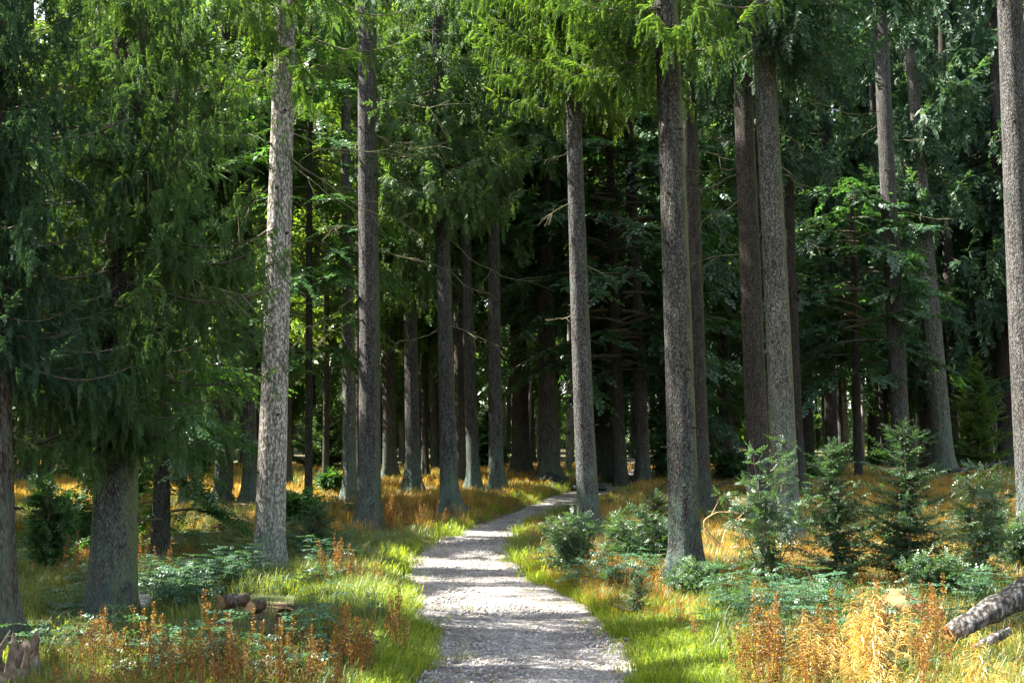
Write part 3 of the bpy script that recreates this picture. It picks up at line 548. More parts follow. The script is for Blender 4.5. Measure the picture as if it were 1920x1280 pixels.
# ------------------------------------------------------------------ beeches
def beech(label, ub, vb, wb, ut, vt, wt, H, z0, R, nl, lvl=1, leaf='beech', bark='bark_dark', slen=.5, depth=None, seed=1, step=.2, flat=1., group=None, do_carve=True, low_droop=.0, zmax=None, name="beech_tree"):
    rng = np.random.default_rng(seed)
    if depth is None: P0 = ground_at(ub, vb)
    else: P0 = at_depth(ub, vb, depth); P0[2] = float(terrain(P0[0], P0[1]))
    Y = P0[1]; P1 = at_depth(ut, vt, Y); root = empty(name, P0, label, "tree", group)
    me, C, Rf = trunk_mesh("trunk", P0, P1, wb / F * Y / 2, wt / F * Y / 2, H, M[bark], rng, .3, 4, 16); link("trunk", me, root)
    b = Buf(); O, D, L = [], [], []; zmax = zmax or H
    for k in range(nl):
        z = z0 + (zmax - z0) * (k + rng.random()) / nl; f = (z - z0) / (H - z0); rr = R * math.sin(math.pi * min(.97, .28 + .7 * f)) ** .6 * rng.uniform(.55, 1.1); az = rng.uniform(0, 6.28); rise = rng.uniform(-.1, .45) - low_droop
        out = np.array([math.cos(az), math.sin(az), 0]); n = max(4, int(rr / step)); t = np.linspace(0, 1, n + 2)
        P = C(z)[None] + out * (rr * t)[:, None] + np.array([0, 0, 1.]) * (rr * (rise * t - .35 * t ** 2))[:, None] + np.cross(out, [0, 0, 1]) * (.15 * rr * np.sin(t * 3 + az * 3))[:, None]
        tg = unit(np.gradient(P, axis=0)); side = unit(np.cross(tg, [0, 0, 1.])); V, Tt = tube(P[::2], np.linspace(.022, .004, len(P[::2])) * (rr / 2 + .2), 4)
        if (not do_carve) or carve(P[[len(P) // 2]] + P0)[0]: b.add(V, Tt, 1)
        m = t > .2
        for rep in range(3):
            s = rng.uniform(-1.3, 1.3, (m.sum(), 1)); d = unit(tg[m] + side[m] * s + np.array([0, 0, 1.]) * rng.normal(-.1, .16, (m.sum(), 1)))
            ll = slen * rng.uniform(.6, 1.2, m.sum()); O.append(P[m]); D.append(d); L.append(ll)
            q = rng.random(m.sum()) < .7; O.append(P[m][q] + d[q] * ll[q][:, None] * .8); D.append(unit(d[q] + rng.normal(0, .35, (q.sum(), 3)) * [1, 1, .35])); L.append(ll[q])
    O = np.concatenate(O); D = np.concatenate(D); L = np.concatenate(L)
    if do_carve: m = carve_sprays(O + P0, unit(D), L, rng); O, D, L = O[m], D[m], L[m]
    X = unit(D); up = np.array([0, 0, 1.]) + rng.normal(0, .28, D.shape); Yv = unit(np.cross(up, X)); Z = np.cross(X, Yv); l = L[:, None]; t = {0: LF0, 1: LF1, 2: LF2}[lvl]
    V, Tt = inst(t[0], t[1], O, X * l, Yv * l, Z * l); b.add(V, Tt, 0)
    link("crown", b.mesh("crown", [M[leaf], M['twig']]), root); return root
beech("young beech with black stem and low drooping leaves behind the broad left spruce", 300, 1050, 36, 305, 900, 30, 9, .55, 1.5, 34, 0, 'beech', 'bark_dark', .34, seed=2, step=.14, zmax=3.4, low_droop=.1)
beech("thin black stemmed beech with flat leaf layers right of the pale trunk", 578, 962, 15, 580, 500, 12, 12, 3.2, 2.1, 60, 1, 'beech', 'bark_dark', .42, seed=3, step=.18)
beech("large deep green beech crown behind the slim path edge spruce", 1165, 885, 24, 1150, 500, 20, 14.5, 3.3, 4.0, 190, 1, 'beech_dark', 'bark_dark', .5, depth=34.5, seed=4, step=.26)
beech("beech hung with teal green leaves beyond the leaning mossy trunks", 1610, 880, 16, 1600, 500, 12, 9.5, 3.0, 3.0, 90, 1, 'beech_dark', 'bark_dark', .5, depth=36, seed=5, step=.24)
beech("sunlit yellow green beech at the far left behind the broad spruce", 92, 960, 14, 95, 700, 12, 10, 1.2, 2.3, 60, 1, 'beech_lit', 'bark_grey', .42, depth=21, seed=6, step=.2)
beech("tall sunlit beech showing through the gap between the two left spruces", 75, 915, 14, 120, 600, 12, 12, 3.0, 2.6, 90, 1, 'beech_lit', 'bark_dark', .45, depth=27, seed=16, step=.22)
beech("light leaved beech filling the gap left of the pale trunk top", 430, 905, 14, 440, 500, 12, 13, 4.6, 3.0, 80, 1, 'beech_lit', 'bark_dark', .5, depth=30, seed=7, step=.24)
beech("beech low in the shade behind the twin trunks with a long dark side limb", 1240, 890, 18, 1250, 500, 14, 9.5, 1.3, 3.0, 120, 1, 'beech_dark', 'bark_dark', .5, depth=38, seed=8, step=.24)
beech("bright leaved beech between the pale trunk and the slim sunlit spruce", 610, 905, 12, 612, 500, 10, 11, 4.2, 2.4, 60, 1, 'beech_lit', 'bark_dark', .5, depth=36, seed=9, step=.24)

# ------------------------------------------------------------------ unseen spruces added for shade, crowns cut to aim the sun patches
VIS = [T[k][1] for k in T]
def gen_shared_crown(seed, z0, H, R, nb, lvl, slen, step):
    rng = np.random.default_rng(seed); b = Buf()
    spruce_foliage(b, lambda z: np.array([0, 0, z]), z0, H, R, nb, rng, {1: SP1, 2: SP2, 3: SP3}[lvl], slen, step, 1.2, None, dens_top=.8, limb_w=.02)
    return b.mesh("crown", [M['needle' if seed % 2 else 'needle_dark'], M['twig']])
def place_ok(x, y, dmin):
    return all((x - p[0]) ** 2 + (y - p[1]) ** 2 > dmin * dmin for p in VIS)
def shade_tree(x, y, label, group, R, z0, H, rng, nb=46):
    z = float(terrain(x, y)); P0 = np.array([x, y, z]); root = empty("spruce_tree", P0, label, "tree", group)
    me, C, Rf = trunk_mesh("trunk", P0, P0 + [rng.normal(0, .15), rng.normal(0, .15), 12], rng.uniform(.17, .28), .16, H, M[['bark_grey', 'bark_brown'][int(rng.integers(2))]], rng, seg_=12)
    link("trunk", me, root); b = Buf()
    spruce_foliage(b, C, z0, H, R, nb, rng, SP3, 1.05, .3, 1., P0, limb_w=.02, dens_top=.8)
    link("crown", b.mesh("crown", [M['needle'], M['twig']]), root); VIS.append(P0)
rg = np.random.default_rng(77); nshade = 0
for gy_ in np.arange(1.5, 46, 4.3):
    for gx_ in np.arange(-36, -3, 4.3):
        x = gx_ + rg.uniform(-1.3, 1.3); y = gy_ + rg.uniform(-1.3, 1.3)
        u, v = project([x, y, 1.5]); 
        if u > -110: continue                                       # only outside the picture on the sunny side
        # keep trunks out of the shafts of light
        if not place_ok(x, y, 2.6): continue
        hs = np.array([[x, y, h] for h in np.arange(2.2, 16, .5)])
        if (~carve(hs)).sum() > 5: continue
        shade_tree(x, y, "unseen spruce added to shade the path from the sunny side", "added shade spruces left of the picture", rg.uniform(2.3, 3.2), rg.uniform(4.5, 8), rg.uniform(20, 27), rg, 50); nshade += 1
for (x, y) in [(13, 20), (16, 28), (12.5, 13), (20, 36), (19, 22), (9.5, 8), (24, 30), (26, 42)]:
    shade_tree(x + rg.uniform(-1, 1), y + rg.uniform(-1, 1), "unseen filler spruce on the side away from the sun", "unseen filler spruces right of the picture", rg.uniform(2.2, 3.), rg.uniform(5, 8), rg.uniform(20, 26), rg, 40)
print("shade trees", nshade)

# ------------------------------------------------------------------ the wood behind
crowns = [gen_shared_crown(301 + k, z0, H, R, nb, 2, .95, .26) for k, (z0, H, R, nb) in enumerate([(4.8, 24, 3.0, 110), (6.5, 26, 2.8, 95), (3.4, 22, 3.1, 120), (8.5, 27, 2.8, 80)])]
trunks = []
for k in range(4):
    r_ = np.random.default_rng(400 + k); me, _, _ = trunk_mesh("trunk", np.zeros(3), np.array([r_.normal(0, .25), r_.normal(0, .2), 12.]), [.2, .14, .25, .11][k], [.15, .1, .19, .09][k], 26, M[['bark_brown', 'bark_grey', 'bark_dark', 'bark_pale'][k]], r_, seg_=12)
    trunks.append(me)
rb = np.random.default_rng(9); far = []
def far_tree(x, y, k, tk, s, rz, label, group):
    root = empty("spruce_tree", (x, y, float(terrain(x, y))), label, "tree", group); s = 1. if y < 60 else s; root.rotation_euler = (0, 0, rz if y >= 60 else 0.); root.scale = (s, s, s)
    link("trunk", trunks[tk], root)
    if y < 60:
        b = Buf(); P0 = np.array([x, y, float(terrain(x, y))]); r_ = np.random.default_rng(int(x * 31 + y * 17) % 99999); zz, HH, RR = [(4.8, 24, 3.0), (6.5, 26, 2.8), (3.8, 22, 3.1), (8.5, 27, 2.8)][k]
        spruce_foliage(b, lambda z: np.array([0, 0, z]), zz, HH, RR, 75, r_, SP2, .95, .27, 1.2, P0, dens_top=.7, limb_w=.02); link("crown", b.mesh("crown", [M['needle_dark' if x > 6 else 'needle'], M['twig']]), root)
    elif k is not None: link("crown", crowns[k], root)
    far.append((x, y))
for Yr, dx, lab in [(43, 3.4, 0), (49, 3.2, 0), (56, 3.2, 1), (64, 3.3, 1), (73, 3.5, 1), (83, 3.8, 1)]:
    half = Yr * .52 + 3
    for x in np.arange(-half, half, dx):
        xx = x + rb.uniform(-1.2, 1.2); yy = Yr + rb.uniform(-2.6, 2.6)
        if not place_ok(xx, yy, 2.2) or any((xx - a) ** 2 + (yy - c) ** 2 < 3.2 for a, c in far): continue
        u, v = project([xx, yy, 2.]); 
        if path_d(xx, yy) < .8 and yy < PY[-2] + 3: continue
        corridor = 1000 < u < 1110 or 1575 < u < 1640 or 560 < u < 620
        k = int(rb.choice([0, 1, 2, 3], p=[.3, .25, .25, .2])); tk = int(rb.choice([0, 1, 2, 3], p=[.35, .25, .25, .15]))
        if corridor: k, tk = 3, int(rb.choice([1, 3]))
        side = "left of the path" if u < 900 else ("right of the path" if u > 1300 else "straight ahead beyond the bend")
        label = ("spruce in the shady rows behind the sunny clearing, " if lab == 0 else "thin distant spruce deep in the dark wood, ") + side
        far_tree(xx, yy, k, tk, rb.uniform(.85, 1.1), rb.uniform(0, 6.28), label, label)
for (u, Y, k) in [(1785, 46, 2), (1850, 49, 0), (1735, 51, 2), (1560, 52, 0)]:
    P = at_depth(u, 850, Y); far_tree(P[0], P[1], k, 2, 1.05, .5, "spruce in the shady rows behind the sunny clearing, right of the path", "spruce in the shady rows behind the sunny clearing, right of the path")
# slim sunlit poles seen through the gaps
for u, v, w in [(752, 862, 10), (757, 864, 7), (945, 858, 9), (990, 860, 6), (1047, 862, 8), (1010, 860, 6), (1072, 866, 9), (1590, 852, 8), (1603, 852, 7), (1617, 853, 8), (1580, 853, 6), (1715, 852, 9), (1798, 850, 8), (1850, 852, 7), (1870, 854, 9)]:
    P = at_depth(u, v, 58 + (u * 7) % 13); P[2] = float(terrain(P[0], P[1])); root = empty("spruce_pole", P, "slim pale pole of a young spruce far behind the dark trunks", "tree", "slim pale poles seen through the gaps")
    r_ = np.random.default_rng(u); rr = w / F * P[1] / 2; me, C, _ = trunk_mesh("trunk", P, P + [r_.normal(0, .25), 0, 12], rr, rr * .7, 18, M['bark_pale'], r_, .2, 4, 10); link("trunk", me, root)
# far belt: a wood that reads as one mass
def far_wood():
    rng = np.random.default_rng(5); b = Buf(); O, D = [], []
    for k in range(14000):
        a = rng.uniform(-.95, .95); R_ = rng.uniform(92, 125); x = R_ * math.sin(a); y = R_ * math.cos(a); z = rng.uniform(0, 1) ** .9 * 40 if k % 3 else rng.uniform(0, 3.5)
        O.append([x, y, z + float(base_z(x, y))]); D.append([rng.normal(), rng.normal(), -.5])
    O = np.array(O); D = np.array(D); X, Y, Z = frames(unit(D), rng); s = rng.uniform(2.2, 4.2, (len(O), 1)); V, Tt = inst(SP1[0], SP1[1], O, X * s, Y * s, Z * s); b.add(V, Tt, 0)
    for k in range(260):
        a = rng.uniform(-.95, .95); R_ = rng.uniform(88, 112); x = R_ * math.sin(a); y = R_ * math.cos(a); z = float(base_z(x, y)); V, Tt = tube([[x, y, z - .2], [x + rng.normal(0, .2), y, z + 12], [x, y, z + 25]], [rng.uniform(.12, .22), .13, .05], 7); b.add(V, Tt, 1)
    tag(link("far_wood", b.mesh("far_wood", [M['needle'], M['bark_brown']])), "dark green wood closing the view behind the last separate trunks", "wood", kind="stuff")
far_wood()

# ------------------------------------------------------------------ saplings and bushes
def sapling(label, ub, vb, H, R, seed, needle='needle_teal', group=None, depth=None, slen=.17, nwh=20):
    rng = np.random.default_rng(seed); P0 = ground_at(ub, vb) if depth is None else at_depth(ub, vb, depth)
    if depth is not None: P0[2] = float(terrain(P0[0], P0[1]))
    root = empty("spruce_sapling", P0, label, "sapling", group); zs = np.linspace(0, H, 12); ax = np.stack([np.sin(zs * 1.3 + seed) * .02 * H / 2, np.cos(zs * 1.1 + seed) * .02 * H / 2 - .02, zs], -1)
    V, Tt = tube(ax, np.linspace(.022 * H / 2 + .008, .004, 12), 7); link("trunk", mesh_from("trunk", V, Tt, M['twig']), root)
    b = Buf(); O, D, L = [], [], []
    for k in range(nwh):
        f = (k + .3) / nwh; z = .12 * H + .86 * H * f; rr = R * (1 - f) ** .8 + .06
        for a in range(rng.integers(6, 10)):
            az = rng.uniform(0, 6.28); r1 = rr * rng.uniform(.35, 1.2); out = np.array([math.cos(az), math.sin(az), 0]); n = max(4, int(r1 / .055)); t = np.linspace(0, 1, n); zz = z + rng.uniform(-.05, .05)
            P = np.array([0, 0, zz]) + out * (r1 * t)[:, None] + np.array([0, 0, 1.]) * (r1 * ((.25 * f - .12 + rng.normal(0, .16)) * t + .28 * t * t))[:, None]; tg = unit(np.gradient(P, axis=0)); side = unit(np.cross(tg, [0, 0, 1.]))
            V, Tt = tube(P[::3] if n > 6 else P, np.linspace(.006, .002, len(P[::3] if n > 6 else P)), 4); b.add(V, Tt, 1)
            for rep in range(2):
                s = rng.choice([-1, 1], n)[:, None] * rng.uniform(.5, 1, (n, 1)); d = unit(tg + side * s + np.array([0, 0, 1]) * rng.normal(-.05, .18, (n, 1))); O.append(P); D.append(d); L.append(slen * rng.uniform(.6, 1.1, n) * (1.15 - .6 * t) * (.6 + .4 * (1 - f)))
            O.append(P[-1:]); D.append(tg[-1:]); L.append(np.array([slen * .8]))
    for k in range(5): O.append(np.array([[0, 0, H * .99]])); D.append(np.array([[rng.normal(0, .5), rng.normal(0, .5), 1.]])); L.append(np.array([slen * .8]))
    O = np.concatenate(O); D = np.concatenate(D); L = np.concatenate(L); X, Y, Z = frames(unit(D), rng, .3); l = L[:, None]; V, Tt = inst(SP1[0], SP1[1], O, X * l, Y * l, Z * l * 1.5); b.add(V, Tt, 0)
    link("crown", b.mesh("crown", [M[needle], M['twig']]), root); return root
sapling("spruce sapling with a bare lower stem between the beech bush and its bushier neighbour", 1566, 1112, 1.7, .62, 1, nwh=19)
sapling("tallest bushy spruce sapling with a long pointed leader right of the bare stemmed one", 1706, 1112, 1.95, .8, 2, nwh=26)
sapling("low dark spruce seedling right of the pale sunlit trunk", 590, 1035, .75, .45, 3, nwh=9)
sapling("bright green young spruce lit up in front of the far right wood", 1835, 868, 4.2, 1.3, 4, needle='needle_sunlit', depth=43, slen=.4)
sapling("small spruce seedling leaning out beyond the thick mossy trunk by the path", 1232, 1010, .8, .45, 5, nwh=8)
sapling("young dark spruce in the shade left of the far path end", 915, 888, 2.4, 1.2, 6, depth=46, slen=.4)
sapling("wide young spruce beyond the golden grass right of the thin black stemmed beech", 605, 893, 2.6, 1.5, 7, depth=46, slen=.4, needle='needle')
sapling("grey green young spruce behind the golden grass under the left hand beech", 350, 900, 2.6, 1.5, 8, depth=40, slen=.4, needle='needle')
sapling("tiny dead looking conifer seedling among the orange grass by the path", 1194, 1165, .45, .16, 9, slen=.09, nwh=7)
def bush(label, ub, vb, H, R, seed, leaf='bushleaf', nst=7, lvl=0, slen=.22, group=None, name="beech_bush", cat="bush"):
    rng = np.random.default_rng(seed); P0 = ground_at(ub, vb); root = empty(name, P0, label, cat, group); b = Buf(); st = Buf(); O, D, L = [], [], []
    for k in range(nst):
        az = rng.uniform(0, 6.28); lean = rng.uniform(.05, .9) * R; h = H * rng.uniform(.55, 1.) * (1 if k else 1.05); lean = lean if k else lean * .2; out = np.array([math.cos(az), math.sin(az), 0]); t = np.linspace(0, 1, 12)
        P = out * (lean * t ** 1.4 + .04)[:, None] + np.array([0, 0, 1]) * (h * t)[:, None] + rng.normal(0, .012, (12, 3)) * t[:, None]; V, Tt = tube(P, np.linspace(.011, .002, 12), 5); st.add(V, Tt)
        for i in range(2, 12):
            for q in range(3):
                a2 = rng.uniform(0, 6.28); d = unit(np.array([math.cos(a2), math.sin(a2), rng.uniform(-.1, .5)])); ln = R * .8 * (1.1 - t[i] * .7) * rng.uniform(.15, 1) ** 1.3; pts = P[i] + d * (ln * np.linspace(0, 1, 5))[:, None]
                V, Tt = tube(pts, np.linspace(.004, .0015, 5), 3); st.add(V, Tt)
                for p_ in pts[1:]:
                    for e in range(1 + int(rng.random() < .35)): O.append(p_); D.append(d + rng.normal(0, .6, 3)); L.append(slen * rng.uniform(.6, 1.1))
    O = np.array(O); D = unit(np.array(D)); L = np.array(L); X, Y, Z = frames(D, rng, .4); l = L[:, None]; t = LF0 if lvl == 0 else LF1; V, Tt = inst(t[0], t[1], O, X * l, Y * l, Z * l); b.add(V, Tt)
    link("stems", st.mesh("stems", M['twig']), root); link("foliage", b.mesh("foliage", M[leaf]), root); return root
bush("tall beech bush with glinting small leaves in front of the leaning mossy trunk", 1442, 1110, 1.75, .6, 1, nst=7, slen=.15)
bush("bushy green beech shrub left of the fallen log", 1836, 1108, 1.45, .65, 2, nst=8, slen=.16)
bush("leafy bush with pale glints at the foot of the slim path edge spruce", 1078, 1080, .85, .5, 3, nst=9, slen=.15)
bush("dark leafy bush between the slim spruce and the thick mossy trunk", 1180, 1066, .85, .6, 4, nst=10, slen=.16)
bush("leafy bush touching the left side of the thick mossy trunk", 1240, 1062, .7, .3, 5, nst=6, slen=.16)
bush("dark small leaved bush beside the left edge trunk", 92, 1078, 1.35, .42, 6, 'beech', nst=10, slen=.2)
bush("second dark bush between the edge trunk and the broad spruce", 150, 1040, 1.0, .3, 7, 'beech', nst=6, slen=.2)
bush("low bush with fine twigs around the foot of the thick mossy trunk", 1300, 1122, .4, .35, 8, nst=7, slen=.13)
bush("small leafy bush in front of the beech shrub near the log", 1770, 1140, .6, .4, 9, nst=7, slen=.16)
bush("leafy bush cut by the right picture edge behind the log", 1912, 1075, .8, .5, 10, nst=8, slen=.18)
for i, (u, v, h) in enumerate([(1380, 905, .9), (1545, 905, .8), (1345, 860, 1.6), (625, 930, .5), (250, 935, 1.1), (1480, 870, 1.4), (1600, 868, 1.0), (1650, 880, .8), (1260, 900, 1.2), (560, 990, .7)]):
    bush("dim green bush in the middle distance among the trunks", u, v, h, h * .8, 30 + i, 'beech', nst=7, slen=.3, lvl=1, group="dim green bushes among the middle distance trunks")

# low leafy herbs standing one by one
def herb_proto(seed, leaf='herb', h=.32, n=7, L=.17):
    rng = np.random.default_rng(seed); st = Buf(); b = Buf(); O, D = [], []
    for k in range(n):
        az = rng.uniform(0, 6.28); r_ = rng.uniform(.05, .28); hh = h * rng.uniform(.6, 1.1); t = np.linspace(0, 1, 5); P = np.array([math.cos(az), math.sin(az), 0]) * (r_ * t ** 1.3)[:, None] + np.array([0, 0, 1]) * (hh * t)[:, None]; V, Tt = tube(P, np.linspace(.004, .002, 5), 3); st.add(V, Tt)
        for i in (2, 3, 4, 4, 4):
            a = rng.uniform(0, 6.28); O.append(P[i]); D.append([math.cos(a), math.sin(a), rng.uniform(-.2, .25)])
    O = np.array(O); D = unit(np.array(D)); X, Y, Z = frames(D, rng, .2); l = L * rng.uniform(.7, 1.2, (len(O), 1)); V, Tt = inst(LF0[0], LF0[1], O, X * l, Y * l, Z * l); b.add(V, Tt)
    return mesh_from("stems", np.concatenate(st.V), np.concatenate(st.T), M['twig']), mesh_from("foliage", np.concatenate(b.V), np.concatenate(b.T), M[leaf])
herbs = [herb_proto(k, h=[.32, .42, .24][k % 3]) for k in range(3)]
def herbs_at(regions, label, group, name="leafy_herb", seed=1):
    rng = np.random.default_rng(seed)
    for (u0, u1, v0, v1, n) in regions:
        for k in range(n):
            u, v = rng.uniform(u0, u1), rng.uniform(v0, v1); P = ground_at(u, v)
            if path_d(P[0], P[1]) < .15: continue
            r = empty(name, P, label, "herb", group); r.rotation_euler = (0, 0, rng.uniform(0, 6.28)); s = rng.uniform(.7, 1.25); r.scale = (s, s, s); a, c = herbs[int(rng.integers(3))]; link("stems", a, r); link("foliage", c, r)
herbs_at([(262, 385, 1075, 1160, 30), (385, 470, 1070, 1108, 12)], "blue green herb in the bed between the broad spruce and the pale trunk", "blue green herbs between the broad and the pale spruce")
herbs_at([(520, 690, 1020, 1110, 16), (430, 520, 1080, 1105, 6)], "soft green herb around the foot of the pale spruce", "herbs round the foot of the pale spruce", seed=2)
herbs_at([(1010, 1250, 1060, 1120, 16)], "herb under the bushes at the right edge of the path", "herbs under the path side bushes", seed=3)
herbs_at([(1330, 1560, 1110, 1210, 26), (1500, 1900, 1130, 1200, 22)], "herb in front of the saplings and the beech bush", "herbs in front of the saplings", seed=4)
herbs_at([(40, 200, 1100, 1260, 14), (200, 700, 1240, 1300, 18)], "herb low among the rusty sorrel at the left", "herbs among the sorrel", seed=5)
herbs_at([(1140, 1420, 935, 1010, 16), (540, 690, 930, 1000, 12), (1480, 1900, 930, 1020, 22), (330, 470, 985, 1040, 8)], "dim herb tuft in the golden grass of the middle distance", "dim herb tufts in the golden grass", seed=7)
herbs_at([(1480, 1700, 1235, 1290, 12)], "pale sunlit herb at the foot of the plumed grass", "sunlit herbs under the plumed grass", seed=6)

# ------------------------------------------------------------------ sorrel, plumed grass
def sorrel_proto(seed, h=.62, nst=4):
    rng = np.random.default_rng(seed); st = Buf(); sd = Buf()
    for k in range(nst):
        az = rng.uniform(0, 6.28); lean = rng.uniform(.02, .13); hh = h * rng.uniform(.45, 1.1); t = np.linspace(0, 1, 6); off = np.array([math.cos(az), math.sin(az), 0]); P = off * (.02 + lean * t)[:, None] + np.array([0, 0, 1]) * (hh * t)[:, None]; V, T_ = tube(P, np.linspace(.004, .0015, 6), 4); st.add(V, T_)
        n = int(85 * hh / .6); z = rng.uniform(.34, 1., n) ** .85; p = off * (.02 + lean * z)[:, None] + np.array([0, 0, 1]) * (hh * z)[:, None]; a = rng.uniform(0, 6.28, n); rr = .02 * (1.15 - z) * rng.uniform(.3, 1, n) + .004
        p = p + np.stack([np.cos(a) * rr, np.sin(a) * rr, 0 * a], -1); D = unit(np.stack([np.cos(a), np.sin(a), rng.uniform(-.2, .8, n)], -1)); X, Y, Z = frames(D, rng, 1.5); s = rng.uniform(.012, .024, (n, 1))
        V, T_ = inst(np.array([[0, 0, 0], [.5, .4, .1], [1, 0, 0], [.5, -.4, .1]]), np.array([[0, 1, 2], [0, 2, 3]]), p, X * s, Y * s, Z * s); sd.add(V, T_)
    return st.mesh("stem", M['sorrel_stem']), sd.mesh("seed_sprays", M['sorrel_old' if seed in (0,) else 'sorrel'])
sorrels = [sorrel_proto(k, [.62, .5, .7, .42, .56][k], [4, 3, 5, 3, 2][k]) for k in range(5)]
def sorrel_at(regions, label, group, seed=1, sc=1.):
    rng = np.random.default_rng(seed)
    for (u0, u1, v0, v1, n) in regions:
        for k in range(n):
            P = ground_at(rng.uniform(u0, u1), rng.uniform(v0, v1))
            if path_d(P[0], P[1]) < .1: continue
            r = empty("sorrel_plant", P, label, "sorrel", group); r.rotation_euler = (rng.normal(0, .06), rng.normal(0, .06), rng.uniform(0, 6.28)); s = sc * rng.uniform(.7, 1.2); r.scale = (s, s, s); a, c = sorrels[int(rng.integers(5))]; link("stem", a, r); link("seed_sprays", c, r)
sorrel_at([(90, 420, 1255, 1370, 50), (380, 700, 1240, 1365, 66), (680, 752, 1200, 1240, 7)], "rust brown sorrel stalk in the foreground grass left of the path", "rusty sorrel stalks in the left foreground", sc=.8)
sorrel_at([(603, 725, 1092, 1112, 14)], "sunlit orange sorrel stalk in the clump beside the path's left edge", "sunlit sorrel clump beside the path", seed=2, sc=.85)
sorrel_at([(700, 860, 975, 1000, 16), (730, 790, 985, 1010, 6)], "dull red sorrel stalk between the bare branched spruce and the bank", "dull red sorrel stalks by the bare branched spruce", seed=3, sc=.95)
sorrel_at([(1370, 1560, 1225, 1330, 40), (1560, 1780, 1240, 1330, 26)], "bright rust sorrel stalk in the right foreground", "bright rust sorrel stalks right of the path", seed=4, sc=.9)
sorrel_at([(1270, 1305, 1195, 1215, 3)], "lone small sorrel clump stalk in the sunlit grass", "sorrel clump in the sunlit right hand grass", seed=5, sc=.6)
sorrel_at([(1715, 1790, 1195, 1225, 6)], "dark red sorrel stalk left of the fallen log", "dark red sorrel by the fallen log", seed=6)
sorrel_at([(100, 160, 1085, 1100, 4), (250, 350, 1075, 1100, 6)], "faded brown sorrel stalk near the broad spruce's foot", "faded sorrel near the broad spruce", seed=7)
def plume_proto(seed, h=.95, nst=6):
    rng = np.random.default_rng(seed); st = Buf(); pm = Buf()
    for k in range(nst):
        az = rng.uniform(0, 6.28); off = np.array([math.cos(az), math.sin(az), 0]); hh = h * rng.uniform(.6, 1.05); lean = rng.uniform(.03, .22); t = np.linspace(0, 1, 10); P = off * (.03 + lean * t ** 2)[:, None] + np.array([0, 0, 1]) * (hh * t)[:, None]
        V, T_ = tube(P, np.linspace(.0032, .0012, 10), 3); st.add(V, T_)
        for i in range(16):
            z = .55 + .45 * i / 15; c = off * (.03 + lean * z ** 2) + np.array([0, 0, hh * z]); a = az + rng.normal(0, .9); d = np.array([math.cos(a), math.sin(a), 0]); ln = .10 * (1.25 - z) / .5 * rng.uniform(.7, 1.2) + .02; q = np.linspace(0, 1, 5)
            pts = c + d * (ln * q)[:, None] + np.array([0, 0, 1]) * (ln * (.55 * q - .85 * q ** 2))[:, None]; V, T_ = tube(pts, [.0015, .003, .0045, .0045, .001], 3); pm.add(V, T_)
    return st.mesh("stem", M['straw']), pm.mesh("plume", M['plume'])
plumes = [plume_proto(k, [.95, .8, .7][k], [6, 8, 5][k]) for k in range(3)]
rp = np.random.default_rng(8)
for (u0, u1, v0, v1, n, s0, lab) in [(1560, 1745, 1250, 1360, 15, .76, "golden plumed grass tussock left of the fallen log"), (1500, 1620, 1290, 1340, 6, .6, "smaller golden plumed tussock at the lower picture edge"), (1850, 1900, 1345, 1390, 3, .6, "golden plumed tussock in the bottom right corner")]:
    for k in range(n):
        P = ground_at(rp.uniform(u0, u1), rp.uniform(v0, v1)); r = empty("plumed_grass", P, lab, "grass", lab + "s"); s = s0 * rp.uniform(.65, 1.15); r.rotation_euler = (0, 0, rp.uniform(0, 6.28)); r.scale = (s, s, s); a, c = plumes[int(rp.integers(3))]; link("stem", a, r); link("plume", c, r)

# ------------------------------------------------------------------ grass (nobody could count it)
def tuft(nb, h, w, spread, seed, bend=.5):
    rng = np.random.default_rng(seed); V, T_ = [], []
    for k in range(nb):
        az = rng.uniform(0, 6.28); a2 = az + rng.normal(0, .6); o = np.array([math.cos(az), math.sin(az), 0]) * rng.uniform(0, spread); d = np.array([math.cos(a2), math.sin(a2), 0]); s = np.array([-d[1], d[0], 0]) * w * .5; hh = h * rng.uniform(.45, 1.1); bb = bend * rng.uniform(.2, 1.2) * hh; n = len(V)
        m1 = o + d * bb * .2 + [0, 0, hh * .5]; m2 = o + d * bb * .62 + [0, 0, hh * .86]; V += [o - s, o + s, m1 - s * .9, m1 + s * .9, m2 - s * .55, m2 + s * .55, o + d * bb * 1.25 + [0, 0, hh * .92]]
        T_ += [(n, n + 1, n + 3), (n, n + 3, n + 2), (n + 2, n + 3, n + 5), (n + 2, n + 5, n + 4), (n + 4, n + 5, n + 6)]
    return np.array(V), np.array(T_)
def scatter(name, label, mat, tm, pts, smin, smax, seed, cat="grass"):
    rng = np.random.default_rng(seed); a = rng.uniform(0, 6.28, len(pts)); s = rng.uniform(smin, smax, len(pts))[:, None]; ca, sa = np.cos(a), np.sin(a); z = np.zeros_like(a)
    b = Buf(); idx = rng.integers(0, len(tm), len(pts))
    for k, (tv, tt) in enumerate(tm):
        m = idx == k; V, T_ = inst(tv, tt, pts[m], np.stack([ca, sa, z], -1)[m] * s[m], np.stack([-sa, ca, z], -1)[m] * s[m], np.stack([z, z, z + 1], -1)[m] * s[m]); b.add(V, T_)
    return tag(link(name, b.mesh(name, mat)), label, cat, kind="stuff")
